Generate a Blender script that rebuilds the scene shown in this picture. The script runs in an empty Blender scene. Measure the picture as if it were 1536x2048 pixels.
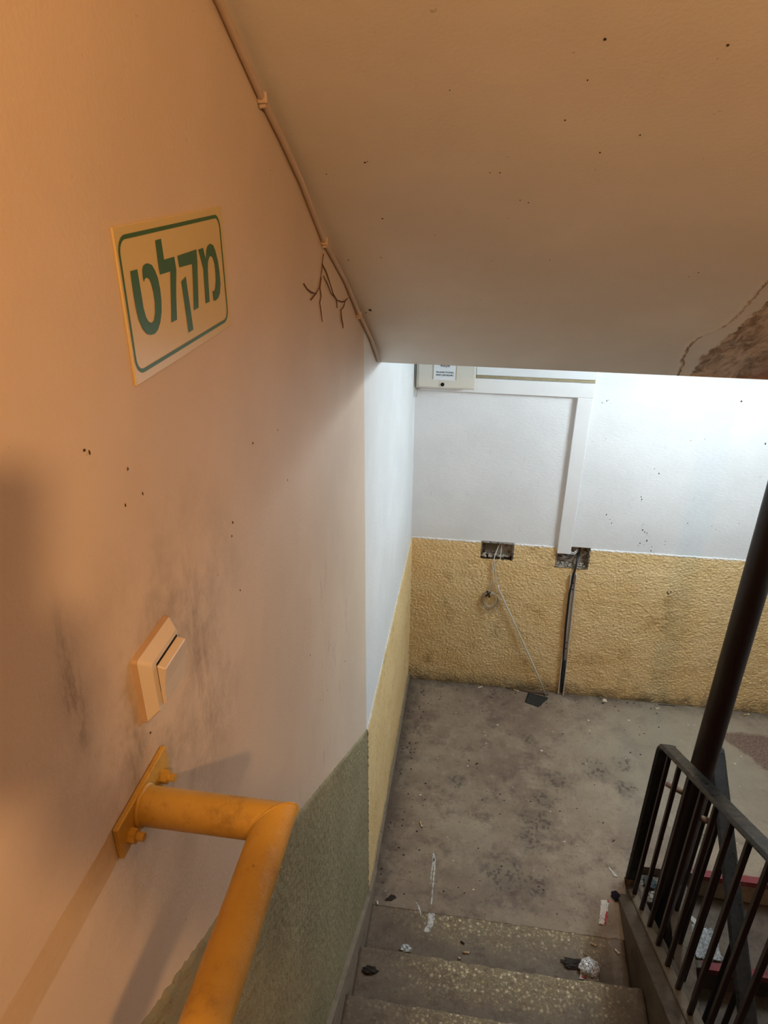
import bpy, bmesh, math, random
from mathutils import Vector, Matrix, noise
from mathutils.geometry import tessellate_polygon
random.seed(7)
S = bpy.context.scene
COL = S.collection

# ------------------------------------------------------------------ camera
cam_d = bpy.data.cameras.new('camera')
cam = bpy.data.objects.new('camera', cam_d); COL.objects.link(cam)
cam_d.sensor_fit = 'AUTO'; cam_d.sensor_width = 36.0; cam_d.lens = 25.0
cam_d.clip_start = 0.02
yaw, pitch, roll = -0.142192, -0.469143, 0.0070765
fw = Vector((math.sin(yaw)*math.cos(pitch), math.cos(yaw)*math.cos(pitch), math.sin(pitch)))
rt = fw.cross(Vector((0, 0, 1))).normalized(); up = rt.cross(fw)
r2 = math.cos(roll)*rt + math.sin(roll)*up; u2 = -math.sin(roll)*rt + math.cos(roll)*up
cam.matrix_world = Matrix(((r2.x, u2.x, -fw.x, 0.34), (r2.y, u2.y, -fw.y, 0.0), (r2.z, u2.z, -fw.z, 2.9), (0, 0, 0, 1)))
S.camera = cam

# ------------------------------------------------------------------ world, lamps' light, exposure
w = bpy.data.worlds.new('world'); S.world = w; w.use_nodes = True
w.node_tree.nodes['Background'].inputs[0].default_value = (0.9, 0.95, 1.0, 1)
w.node_tree.nodes['Background'].inputs[1].default_value = 0.02
S.view_settings.view_transform = 'Standard'; S.view_settings.look = 'None'
S.view_settings.exposure = 0.25; S.view_settings.gamma = 1.0
S.view_settings.use_curve_mapping = False
COOL_POS = (1.45, 2.69, 2.237); COOL_L = 275.0; COOL_C = (0.79, 0.92, 1.0)   # emission of the fluorescent tube under the landing ceiling
WARM_POS = (0.80, -0.60, 3.22); WARM_W = 46.5; WARM_C = (1.0, 0.55, 0.23)

def point(name, loc, power, col, rad):
    l = bpy.data.lights.new(name, 'POINT'); l.energy = power; l.color = col; l.shadow_soft_size = rad
    o = bpy.data.objects.new(name, l); o.location = loc; COL.objects.link(o); return o
point('upper_lamp_light', WARM_POS, WARM_W, WARM_C, 0.03)

# ------------------------------------------------------------------ helpers
def lin(r, g, b):
    f = lambda c: (c/255/12.92) if c/255 <= 0.04045 else ((c/255+0.055)/1.055)**2.4
    return (f(r), f(g), f(b), 1)

class NT:
    """small wrapper that builds a node material"""
    def __init__(s, name, rough=0.8, spec=0.3):
        s.m = bpy.data.materials.new(name); s.m.use_nodes = True
        s.t = s.m.node_tree; s.b = s.t.nodes['Principled BSDF']
        s.b.inputs['Roughness'].default_value = rough
        s.b.inputs['Specular IOR Level'].default_value = spec
        s.pos = s.t.nodes.new('ShaderNodeNewGeometry').outputs['Position']
        s.objc = None
    def n(s, kind): return s.t.nodes.new(kind)
    def l(s, a, b): s.t.links.new(a, b)
    def obj(s):
        if s.objc is None: s.objc = s.n('ShaderNodeTexCoord').outputs['Object']
        return s.objc
    def scaled(s, v, sc):
        m = s.n('ShaderNodeVectorMath'); m.operation = 'MULTIPLY'; s.l(v, m.inputs[0]); m.inputs[1].default_value = sc
        return m.outputs[0]
    def noise(s, scale, detail=4, rough=0.6, vec=None, dist=0.0):
        n = s.n('ShaderNodeTexNoise'); n.inputs['Scale'].default_value = scale; n.inputs['Detail'].default_value = detail
        n.inputs['Roughness'].default_value = rough; n.inputs['Distortion'].default_value = dist
        s.l(vec or s.pos, n.inputs['Vector']); return n.outputs['Fac']
    def voro(s, scale, vec=None, feature='F1', out='Distance'):
        n = s.n('ShaderNodeTexVoronoi'); n.feature = feature; n.inputs['Scale'].default_value = scale
        s.l(vec or s.pos, n.inputs['Vector']); return n.outputs[out]
    def rng(s, v, a, b, lo=0.0, hi=1.0):
        n = s.n('ShaderNodeMapRange'); n.inputs[1].default_value = a; n.inputs[2].default_value = b
        n.inputs[3].default_value = lo; n.inputs[4].default_value = hi
        n.interpolation_type = 'SMOOTHSTEP'; s.l(v, n.inputs[0]); return n.outputs[0]
    def math(s, op, a, b=None):
        n = s.n('ShaderNodeMath'); n.operation = op
        for i, v in enumerate((a, b)):
            if v is None: continue
            if isinstance(v, (int, float)): n.inputs[i].default_value = v
            else: s.l(v, n.inputs[i])
        return n.outputs[0]
    def mul(s, a, b): return s.math('MULTIPLY', a, b)
    def mix(s, fac, a, b):
        n = s.n('ShaderNodeMix'); n.data_type = 'RGBA'
        for idx, v in ((0, fac), (6, a), (7, b)):
            if isinstance(v, (int, float)): n.inputs[idx].default_value = v
            elif isinstance(v, (tuple, list)): n.inputs[idx].default_value = v
            else: s.l(v, n.inputs[idx])
        return n.outputs[2]
    def xyz(s, v=None):
        n = s.n('ShaderNodeSeparateXYZ'); s.l(v or s.pos, n.inputs[0]); return n.outputs
    def blob(s, c, r, mask=(1, 1, 1)):
        """1 inside a soft sphere round point c"""
        d = s.n('ShaderNodeVectorMath'); d.operation = 'DISTANCE'
        s.l(s.scaled(s.pos, mask), d.inputs[0]); d.inputs[1].default_value = tuple(a*b for a, b in zip(c, mask))
        return s.rng(d.outputs['Value'], r, r*0.25)
    def bump(s, h, strength=0.5, dist=0.01):
        n = s.n('ShaderNodeBump'); n.inputs['Strength'].default_value = strength; n.inputs['Distance'].default_value = dist
        s.l(h, n.inputs['Height']); s.l(n.outputs[0], s.b.inputs['Normal'])
    def color(s, c):
        if isinstance(c, (tuple, list)): s.b.inputs['Base Color'].default_value = c
        else: s.l(c, s.b.inputs['Base Color'])
        return s
    def rough(s, v): s.l(v, s.b.inputs['Roughness'])

def simple(name, c, rough=0.6, spec=0.4, var=0.15, scale=30, metal=0.0, bump=0.0, dirt=None, dirt_scale=18, dirt_lo=0.55, dirt_hi=0.72):
    t = NT(name, rough, spec); t.b.inputs['Metallic'].default_value = metal
    n = t.noise(scale, 5)
    lo = tuple(x*(1-var) for x in c[:3])+(1,); hi = tuple(min(1, x*(1+var)) for x in c[:3])+(1,)
    col = t.mix(n, lo, hi)
    if dirt: col = t.mix(t.rng(t.noise(dirt_scale, 6, 0.7), dirt_lo, dirt_hi), col, dirt)
    t.color(col)
    if bump: t.bump(n, 0.6, bump)
    return t.m

def mesh(name, verts, faces, mats, parent=None, smooth=False, mi=None):
    me = bpy.data.meshes.new(name); me.from_pydata([tuple(v) for v in verts], [], faces); me.validate(); me.update()
    for m in (mats if isinstance(mats, (list, tuple)) else [mats]): me.materials.append(m)
    if mi: me.polygons.foreach_set('material_index', mi)
    if smooth: me.polygons.foreach_set('use_smooth', [True]*len(me.polygons))
    o = bpy.data.objects.new(name, me); COL.objects.link(o)
    if parent: o.parent = parent
    return o
def from_bm(name, bm, mat, parent=None, smooth=False):
    bmesh.ops.recalc_face_normals(bm, faces=bm.faces)
    me = bpy.data.meshes.new(name); bm.to_mesh(me); bm.free(); me.materials.append(mat)
    if smooth: me.polygons.foreach_set('use_smooth', [True]*len(me.polygons))
    o = bpy.data.objects.new(name, me); COL.objects.link(o)
    if parent: o.parent = parent
    return o
def add_box(bm, a, b, bev=0.0, seg=2):
    g = bmesh.ops.create_cube(bm, size=1.0)
    vs = g['verts']
    for v in vs:
        v.co = Vector((a[i] if v.co[i] < 0 else b[i] for i in range(3)))
    if bev:
        es = list({e for v in vs for e in v.link_edges})
        bmesh.ops.bevel(bm, geom=es, offset=bev, segments=seg, affect='EDGES', profile=0.5)
def box(name, a, b, mat, parent=None, bev=0.0, seg=2):
    bm = bmesh.new(); add_box(bm, a, b, bev, seg); return from_bm(name, bm, mat, parent)
def add_tube(bm, path, r, n=8, cap=True):
    path = [Vector(p) for p in path]; rings = []; ref = None
    for i, p in enumerate(path):
        t = ((path[min(i+1, len(path)-1)]-path[max(i-1, 0)])).normalized()
        if ref is None: ref = Vector((0, 0, 1)) if abs(t.z) < 0.9 else Vector((1, 0, 0))
        a = (ref - t*ref.dot(t)).normalized(); b = t.cross(a); ref = a
        rr = r[i] if isinstance(r, (list, tuple)) else r
        rings.append([bm.verts.new(p + rr*(math.cos(k*2*math.pi/n)*a + math.sin(k*2*math.pi/n)*b)) for k in range(n)])
    for i in range(len(rings)-1):
        for k in range(n):
            bm.faces.new((rings[i][k], rings[i][(k+1) % n], rings[i+1][(k+1) % n], rings[i+1][k]))
    if cap: bm.faces.new(rings[0][::-1]); bm.faces.new(rings[-1])
def tube(name, path, r, mat, parent=None, n=8):
    bm = bmesh.new(); add_tube(bm, path, r, n); return from_bm(name, bm, mat, parent, True)
def add_prism(bm, poly, a, b, fn):
    """poly: 2-D outline; fn(u, v, w) -> point; extruded from w=a to w=b"""
    A = [bm.verts.new(fn(u, v, a)) for u, v in poly]; B = [bm.verts.new(fn(u, v, b)) for u, v in poly]
    bm.faces.new(A); bm.faces.new(B[::-1]); n = len(poly)
    for i in range(n): bm.faces.new((A[i], B[i], B[(i+1) % n], A[(i+1) % n]))
def prism(name, poly, a, b, fn, mat, parent=None):
    bm = bmesh.new(); add_prism(bm, poly, a, b, fn); return from_bm(name, bm, mat, parent)
def sweep(name, prof, path, mat, parent=None):
    """profile (x across, t along the normal) swept along a path in a y-z plane; path: (x, y, z)"""
    path = [Vector(p) for p in path]; V = []; F = []; n = len(prof)
    for i, p in enumerate(path):
        d1 = (p-path[i-1]).normalized() if i else None; d2 = (path[i+1]-p).normalized() if i < len(path)-1 else None
        t = ((d1 or d2)+(d2 or d1)).normalized(); k = 1.0
        if d1 and d2: k = 1/max(0.3, t.dot(d1))
        nn = Vector((0, -t.z, t.y))
        for (a, b) in prof: V.append(p + Vector((a, 0, 0)) + nn*b*k)
    for i in range(len(path)-1):
        for k in range(n): F.append((i*n+k, i*n+(k+1) % n, (i+1)*n+(k+1) % n, (i+1)*n+k))
    F.append(tuple(range(n))[::-1]); F.append(tuple(range((len(path)-1)*n, len(path)*n)))
    o = mesh(name, V, F, mat, parent); return o
def tag(o, label, cat, group=None, kind=None):
    o['label'] = label
    if cat: o['category'] = cat
    if group: o['group'] = group
    if kind: o['kind'] = kind
    return o
def thing(name, label, cat, loc=(0, 0, 0), group=None):
    o = bpy.data.objects.new(name, None); o.empty_display_size = 0.05; o.location = loc; COL.objects.link(o)
    return tag(o, label, cat, group)
def part_at(o, t):
    """keep a part built in world coordinates where it is, under an Empty at t.location"""
    o.parent = t; o.location = -Vector(t.location); return o
def struct(o): o['kind'] = 'structure'; return o
def fbm(x, y, z, o=4): return noise.fractal(Vector((x, y, z)), 0.8, 2.0, o)
def rounded(x0, x1, z0, z1, r, seg=6):
    out = []
    for cx, cz, a0 in ((x1-r, z1-r, 0), (x0+r, z1-r, 90), (x0+r, z0+r, 180), (x1-r, z0+r, 270)):
        for i in range(seg+1):
            a = math.radians(a0+90*i/seg); out.append((cx+r*math.cos(a), cz+r*math.sin(a)))
    return out

# ------------------------------------------------------------------ measured positions (metres, on their surfaces)
LETTERS=[[(0.6578,2.798),(0.6723,2.7978),(0.6728,2.7862),(0.6734,2.7743),(0.6737,2.7614),(0.6764,2.7517),(0.6805,2.7463),(0.6869,2.7439),(0.6928,2.7453),(0.6973,2.7517),(0.7,2.7616),(0.6997,2.7719),(0.6976,2.7803),(0.6945,2.7853),(0.6905,2.7874),(0.6857,2.7872),(0.682,2.7843),(0.6815,2.7897),(0.6823,2.7955),(0.685,2.799),(0.6901,2.8004),(0.6969,2.8),(0.7044,2.7974),(0.7098,2.7916),(0.7144,2.7828),(0.716,2.7723),(0.7154,2.7609),(0.7124,2.7498),(0.7063,2.7404),(0.6988,2.7345),(0.6905,2.7321),(0.6809,2.733),(0.6724,2.7361),(0.6653,2.7428),(0.6603,2.752),(0.6582,2.7623),(0.6574,2.7732),(0.6573,2.7857)],
 [(0.7192,2.819),(0.7331,2.8192),(0.7342,2.7987),(0.7599,2.7984),(0.7606,2.792),(0.7613,2.7844),(0.7566,2.7711),(0.7534,2.7607),(0.7475,2.7346),(0.7325,2.7347),(0.7376,2.7526),(0.7414,2.7681),(0.7458,2.7855),(0.7199,2.7859),(0.7191,2.7974)],
 [(0.7684,2.7983),(0.8226,2.7987),(0.8218,2.7852),(0.8177,2.7673),(0.814,2.7503),(0.8108,2.7355),(0.7961,2.7353),(0.8,2.7527),(0.8035,2.7694),(0.806,2.7849),(0.7701,2.7862),(0.769,2.792)],
 [(0.7705,2.7711),(0.7842,2.7748),(0.7853,2.7598),(0.7869,2.74),(0.7886,2.7149),(0.7742,2.7145),(0.7735,2.731),(0.7721,2.7507)],
 [(0.8281,2.7977),(0.8431,2.7981),(0.8458,2.7902),(0.8487,2.7852),(0.8523,2.7941),(0.8577,2.7988),(0.8667,2.8002),(0.8764,2.7973),(0.8816,2.7908),(0.8871,2.7779),(0.889,2.7653),(0.8886,2.7503),(0.8837,2.7397),(0.8768,2.7352),(0.8672,2.7337),(0.8602,2.7347),(0.859,2.7466),(0.8616,2.7457),(0.8659,2.7458),(0.8695,2.7483),(0.8733,2.7552),(0.8753,2.7648),(0.8752,2.7746),(0.8715,2.7829),(0.8662,2.7864),(0.8597,2.7856),(0.8542,2.781),(0.8512,2.773),(0.8489,2.7566),(0.8467,2.7359),(0.8336,2.7361),(0.8358,2.7586),(0.8373,2.775),(0.8327,2.7872)]]
COBWEB=[[(1.4771,2.7154),(1.4684,2.7045),(1.4554,2.6884),(1.4463,2.6747),(1.43,2.6592),(1.3981,2.6511),(1.3583,2.647)],
 [(1.3098,2.6841),(1.3314,2.6716),(1.3605,2.6604),(1.3981,2.6511)],
 [(1.4463,2.6747),(1.4363,2.6552),(1.4444,2.6386),(1.4323,2.6285),(1.4369,2.6122),(1.4427,2.5883)],
 [(1.4638,2.6977),(1.494,2.6799),(1.5281,2.6498),(1.5569,2.624),(1.5965,2.6037),(1.6483,2.5901),(1.6853,2.5852),(1.7194,2.5863)],
 [(1.4641,2.6751),(1.5054,2.6533),(1.5334,2.6296),(1.5803,2.6117)],
 [(1.5803,2.6117),(1.5917,2.5995),(1.5904,2.5878)],
 [(1.6852,2.5843),(1.6702,2.5763),(1.633,2.5745),(1.6357,2.5563),(1.6542,2.5381),(1.6561,2.5286)]]
CONDUIT=[(0.006,0.8843,3.0898),(0.006,0.9553,3.054),(0.006,1.0243,3.013),(0.006,1.1041,2.9659),(0.006,1.1879,2.9201),(0.006,1.2979,2.856),(0.006,1.4671,2.7411),(0.006,1.6723,2.6355),(0.006,1.8423,2.525),(0.006,2.0239,2.4228),(0.006,2.1871,2.3116)]
CLIPS=[(0.006,1.1041,2.9659),(0.006,1.4671,2.7411),(0.006,1.8423,2.525)]
SPLASH=[(1.1797,1.3269,0.0067),(1.185,1.3134,0.0057),(1.0221,1.2119,0.0062),(1.0445,1.1863,0.0043),(1.0559,1.164,0.0043),(1.2147,1.1699,0.0033),(1.2182,1.1375,0.0053),(1.23,1.1261,0.0048),(1.2426,1.1213,0.0048),(1.2176,1.0579,0.0048),(1.2107,1.0424,0.0038),(1.2493,1.0741,0.0067),(1.2799,1.0411,0.0048),(1.2808,1.0173,0.0053),(1.2975,1.0113,0.0038),(1.3433,1.0601,0.0048),(1.3431,1.0785,0.0033),(1.4338,1.1952,0.0062),(1.5767,1.1699,0.0038),(1.6822,1.2143,0.0029),(1.244,1.4617,0.0048),(1.2188,1.4868,0.0038),(1.5506,1.8561,0.0067),(1.7065,1.6523,0.0072),(0.8962,1.6124,0.0038),(0.959,1.6313,0.0024),(0.9357,1.8263,0.0043),(0.9421,1.8298,0.0033),(0.9152,1.816,0.0024),(1.4254,1.6583,0.0029),(1.3619,1.6466,0.0024),(1.555,1.1874,0.0024),(1.4139,0.7639,0.0105),(1.4075,0.7711,0.0067),(1.4244,0.7768,0.0057),(1.4429,0.7803,0.0038),(1.2188,0.752,0.0038)]
SPECKS_LEFT=[(1.6027,1.5887,0.0056),(0.598,2.6208,0.0056),(0.5321,2.667,0.0067),(0.5388,2.6619,0.0056),(0.8551,2.428,0.0067),(0.8462,2.411,0.0056),(0.9669,2.5058,0.0067),(1.1382,2.3681,0.0044),(1.1445,2.8743,0.0044),(1.0974,2.4789,0.0033),(0.619,2.5843,0.0044),(0.5821,2.5892,0.0044),(1.424,1.7812,0.0044),(1.3795,1.6726,0.0044),(1.2998,1.7097,0.0044),(1.23,1.9007,0.0044),(0.8576,2.3124,0.0044),(1.6058,2.1665,0.0033),(0.4067,2.552,0.0133),(0.4002,2.5472,0.0111),(0.3909,2.5399,0.0089),(0.551,2.3221,0.0067),(0.7823,2.3852,0.0033),(1.207,2.251,0.0033),(1.7414,1.2788,0.0044)]
SPECKS_SOFFIT=[(0.1216,1.2779,2.8839,0.0057),(0.1261,1.2754,2.8854,0.0043),(0.0499,1.3087,2.8654,0.0043),(0.127,1.4399,2.7867,0.0071),(0.1022,1.5887,2.6974,0.0043),(0.3793,1.3742,2.8261,0.0043),(0.3946,1.3812,2.8219,0.0043),(0.4544,1.0471,3.0224,0.0071),(0.4454,1.1094,2.985,0.0043),(0.5988,1.0576,3.016,0.0071),(0.5386,1.2113,2.9238,0.0043),(0.4898,1.2496,2.9008,0.0043),(0.3412,1.2998,2.8707,0.0043),(0.3159,1.7827,2.581,0.0043),(0.3251,1.3001,2.8706,0.0043),(0.0324,1.8648,2.5317,0.0143),(0.019,1.8817,2.5216,0.0086),(0.0283,1.6033,2.6886,0.0057),(0.2236,1.4941,2.7541,0.0043),(0.7632,1.6166,2.6807,0.0057),(0.7506,1.6349,2.6696,0.0043),(0.4274,1.1814,2.9417,0.0043),(0.2656,1.1253,2.9754,0.0043),(0.8336,2.026,2.435,0.0043),(0.4567,1.5807,2.7022,0.0043)]
PEEL=[(0.9367,2.3089,2.2653),(0.9173,2.181,2.342),(0.8994,2.1392,2.3671),(0.8813,2.0205,2.4383),(0.8877,1.9653,2.4714),(0.92,1.8947,2.5138),(0.9225,1.8037,2.5684),(0.9154,1.7111,2.624),(0.9122,1.6449,2.6637),(0.9118,1.5188,2.7393)]
PEEL2=[(0.9799,2.3022,2.2693),(0.9614,2.1977,2.332),(0.9511,2.0988,2.3913),(0.9579,2.0117,2.4436),(0.9601,1.9234,2.4966),(0.9621,1.844,2.5442),(0.9567,1.7333,2.6106)]
STAINS=[(1.0644,2.8732,0.0865),(1.2137,2.9308,0.0673),(1.2061,2.761,0.0673),(0.7865,2.624,0.0731),(0.7435,2.4875,0.1154),(0.7151,2.3696,0.0865),(0.5837,2.1735,0.1154),(0.7286,2.1459,0.0769),(0.3425,2.6786,0.0577),(1.5368,2.5219,0.0769),(0.8571,2.757,0.0865),(0.7318,3.0287,0.0481)]
CHIPS=[(0.3046,3.4797),(0.2885,3.4892),(1.0669,3.1515),(0.7917,2.9564),(0.4524,2.0808),(1.3996,3.4978),(0.1088,3.0246),(0.3993,2.7885),(0.5531,3.1167),(0.8688,2.3909),(1.8564,3.0787),(1.807,3.0174),(0.3558,2.2117),(1.0686,3.2323),(0.4917,2.9667),(1.2981,3.2675),(1.6272,3.2813),(0.9362,3.4537),(0.1696,2.5608),(0.8146,2.5574)]

# ------------------------------------------------------------------ materials of the setting
PEACH = (0.56, 0.415, 0.29, 1)
def peach_mat(name, marks=True, k=(1, 1, 1)):
    t = NT(name, 0.55, 0.35)
    a = t.noise(2.2, 4); c = t.mix(t.rng(a, 0.3, 0.7), tuple(a*b for a, b in zip((0.63, 0.50, 0.385), k))+(1,), tuple(a*b for a, b in zip((0.70, 0.56, 0.435), k))+(1,))
    if marks:
        g = t.mul(t.blob((0, 0.62, 2.30), 0.34), t.rng(t.noise(9, 6, 0.7), 0.36, 0.75))       # greasy smears round the switch
        c = t.mix(t.mul(g, 0.55), c, (0.14, 0.10, 0.06, 1))
        for (y, z, r, st) in ((0.447, 2.482, 0.050, 0.42), (0.440, 2.452, 0.045, 0.5), (0.52, 2.30, 0.07, 0.5), (0.70, 2.32, 0.09, 0.4)):
            b = t.mul(t.blob((0, y, z), r, (1, 2.2, st)), t.rng(t.noise(50, 5, 0.7, t.scaled(t.pos, (1, 1, 0.35))), 0.42, 0.62))
            c = t.mix(t.mul(b, 0.28), c, (0.12, 0.07, 0.04, 1))
        g2 = t.mul(t.blob((0, 1.45, 1.75), 0.55), t.rng(t.noise(26, 6, 0.7, t.scaled(t.pos, (1, 1, 0.3))), 0.56, 0.72))
        c = t.mix(t.mul(g2, 0.5), c, (0.20, 0.15, 0.10, 1))
    s = t.rng(t.noise(70, 3, 0.6), 0.70, 0.76); c = t.mix(t.mul(s, 0.35), c, (0.20, 0.13, 0.08, 1))
    t.color(c)
    t.bump(t.math('ADD', t.noise(150, 4, 0.6), t.noise(18, 3)), 0.13, 0.005)
    return t.m
M_PEACH = peach_mat('peach_wall_paint')
M_SOFFIT = peach_mat('peach_soffit_paint', False, (1.12, 1.30, 1.48))
t = NT('white_wall_paint', 0.5, 0.4)
c = t.mix(t.rng(t.noise(3, 4), 0.3, 0.7), (0.72, 0.73, 0.73, 1), (0.79, 0.80, 0.80, 1))
c = t.mix(t.mul(t.rng(t.noise(24, 6, 0.75, t.scaled(t.pos, (1, 1, 0.4))), 0.60, 0.75), 0.35), c, (0.45, 0.42, 0.38, 1))
t.color(c); t.bump(t.noise(90, 5, 0.6, t.scaled(t.pos, (0.5, 0.5, 1.4))), 0.25, 0.006); M_WHITE = t.m

def plaster(name, a, b, dark, base_dirt):
    t = NT(name, 0.85, 0.2)
    c = t.mix(t.rng(t.noise(5, 4), 0.3, 0.7), a, b)
    c = t.mix(t.mul(t.rng(t.noise(110, 3, 0.5), 0.60, 0.75), 0.5), c, dark)
    if base_dirt:                                                         # grime that has settled along the foot of the wall
        z = t.math('ADD', t.xyz()[2], t.mul(t.math('SUBTRACT', t.noise(9, 6, 0.75), 0.5), -0.30))
        c = t.mix(t.mul(t.rng(z, 0.13, -0.05), 0.9), c, (0.07, 0.05, 0.03, 1))
        c = t.mix(t.mul(t.rng(t.noise(6, 6, 0.7), 0.54, 0.74), 0.55), c, (0.30, 0.17, 0.05, 1))
        c = t.mix(t.rng(t.noise(45, 5, 0.7), 0.71, 0.76), c, (0.06, 0.045, 0.03, 1))
    t.color(c)
    if base_dirt:
        ze = t.math('ADD', t.xyz()[2], t.mul(t.math('SUBTRACT', t.noise(120, 4, 0.7), 0.5), 0.03))
        ze = t.math('ADD', ze, t.mul(t.xyz()[0], -0.006))
        t.color(t.mix(t.rng(ze, 0.985, 0.992), c, (0.74, 0.74, 0.73, 1)))
    t.bump(t.noise(190, 4, 0.65), 0.6, 0.005); return t.m
M_YELLOW = plaster('rough_yellow_plaster', (0.74, 0.52, 0.245, 1), (0.80, 0.60, 0.32, 1), (0.44, 0.30, 0.12, 1), True)
M_GREEN = plaster('rough_olive_plaster', (0.25, 0.215, 0.125, 1), (0.31, 0.27, 0.16, 1), (0.05, 0.04, 0.025, 1), False)

def concrete(name, stains=False, speck=None, dark=1.0):
    t = NT(name, 0.75, 0.35)
    n1 = t.noise(2.3, 6, 0.65); n2 = t.noise(12, 6, 0.7); n3 = t.noise(55, 5, 0.7)
    c = t.mix(t.rng(n1, 0.3, 0.7), (0.180, 0.126, 0.088, 1), (0.320, 0.252, 0.178, 1))
    c = t.mix(t.mul(t.rng(n2, 0.48, 0.72), 0.7), c, (0.33, 0.275, 0.21, 1))
    c = t.mix(t.mul(t.rng(t.noise(4.5, 7, 0.78), 0.47, 0.66), 0.75), c, (0.105, 0.064, 0.050, 1))
    c = t.mix(t.mul(t.rng(n3, 0.56, 0.74), 0.75), c, (0.04, 0.028, 0.022, 1))
    c = t.mix(t.mul(t.rng(t.noise(26, 6, 0.8), 0.55, 0.72), 0.55), c, (0.05, 0.034, 0.026, 1))
    if stains:
        X = t.xyz()
        c = t.mix(t.mul(t.blob((1.55, 3.05, 0), 0.85), 0.55), c, (0.33, 0.29, 0.22, 1))       # paler worn walkway
        tot = None
        pat = t.rng(t.voro(62, feature='SMOOTH_F1'), 0.52, 0.30); pat = t.mul(pat, t.rng(t.noise(20, 3), 0.42, 0.56))
        for (x, y, r) in STAINS:
            b = t.blob((x, y, 0), r*1.25); tot = b if tot is None else t.math('MAXIMUM', tot, b)
        c = t.mix(t.mul(tot, 0.25), c, (0.08, 0.07, 0.05, 1))
        c = t.mix(t.mul(t.mul(tot, pat), 0.62), c, (0.04, 0.030, 0.022, 1))
        # bare reddish patch at the right, edges of the landing darkened with grime
        e = t.math('ADD', t.mul(X[0], 0.78), t.mul(X[1], 0.63))
        e = t.math('ADD', e, t.mul(t.math('SUBTRACT', t.noise(9, 5), 0.5), 0.10))
        e2 = t.math('ADD', X[1], t.mul(t.math('SUBTRACT', t.noise(9, 4), 0.5), 0.06))
        red = t.mul(t.rng(e, 3.41, 3.44), t.rng(e2, 3.27, 3.24))
        c = t.mix(t.mul(red, 0.85), c, t.mix(t.rng(t.noise(90, 3), 0.4, 0.6), (0.10, 0.055, 0.04, 1), (0.19, 0.12, 0.09, 1)))
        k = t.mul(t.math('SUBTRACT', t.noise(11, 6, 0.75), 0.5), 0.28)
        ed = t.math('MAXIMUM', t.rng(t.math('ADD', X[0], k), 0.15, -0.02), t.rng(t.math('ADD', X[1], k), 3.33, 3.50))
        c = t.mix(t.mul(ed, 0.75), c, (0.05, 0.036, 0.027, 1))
    rgh = t.rng(n2, 0.3, 0.7, 0.6, 0.85)
    if speck:                                                             # nosing worn down to its pale stone chips
        o = t.xyz(t.obj()); k = t.mul(t.math('SUBTRACT', t.noise(6, 5, 0.7), 0.5), 0.22)
        y = t.math('ADD', o[1], k)
        mid = t.mul(t.rng(o[0], 0.08, 0.42), t.rng(o[0], 1.04, 0.86))
        wear = t.mul(t.rng(y, -speck, -0.03), t.math('ADD', t.mul(mid, 0.85), 0.12))
        c = t.mix(0.45, c, (0.05, 0.034, 0.024, 1))
        vc = t.voro(62, out='Color'); vd = t.voro(62)
        big = t.mul(t.rng(t.math('ADD', vd, t.mul(t.noise(120, 3), 0.6)), 0.78, 0.52), t.rng(t.xyz(vc)[0], 0.45, 0.55))
        fine = t.rng(t.noise(120, 4, 0.75), 0.53, 0.60)
        chip = t.math('MAXIMUM', big, t.mul(fine, 0.8))
        c = t.mix(t.mul(wear, 0.5), c, (0.27, 0.20, 0.10, 1))
        c = t.mix(t.mul(t.mul(wear, chip), 0.9), c, t.mix(t.xyz(vc)[1], (0.42, 0.32, 0.16, 1), (0.80, 0.68, 0.48, 1)))
        c = t.mix(t.mul(wear, t.mul(t.rng(t.noise(60, 5, 0.75), 0.54, 0.63), 0.75)), c, (0.06, 0.042, 0.026, 1))
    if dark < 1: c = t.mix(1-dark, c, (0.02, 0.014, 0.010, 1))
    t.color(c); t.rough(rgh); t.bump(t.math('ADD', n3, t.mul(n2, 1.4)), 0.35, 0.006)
    return t.m
M_FLOOR = concrete('dirty_concrete_floor', True)
M_STEP = concrete('worn_concrete_step', False, 0.20)
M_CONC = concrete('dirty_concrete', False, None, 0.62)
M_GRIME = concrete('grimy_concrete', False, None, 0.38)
M_PLAIN = simple('plain_upper_wall', (0.50, 0.47, 0.42, 1), 0.8)

# ------------------------------------------------------------------ walls
def dado_z(y):
    pts = [(-3.0, 2.47), (-0.25, 2.41), (0.419, 2.0), (0.778, 1.79), (1.95, 0.995)]
    for (a, za), (b, zb) in zip(pts, pts[1:]):
        if y <= b: return za+(zb-za)*(y-a)/(b-a)
    return 0.995
SPLIT = 1.955
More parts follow.
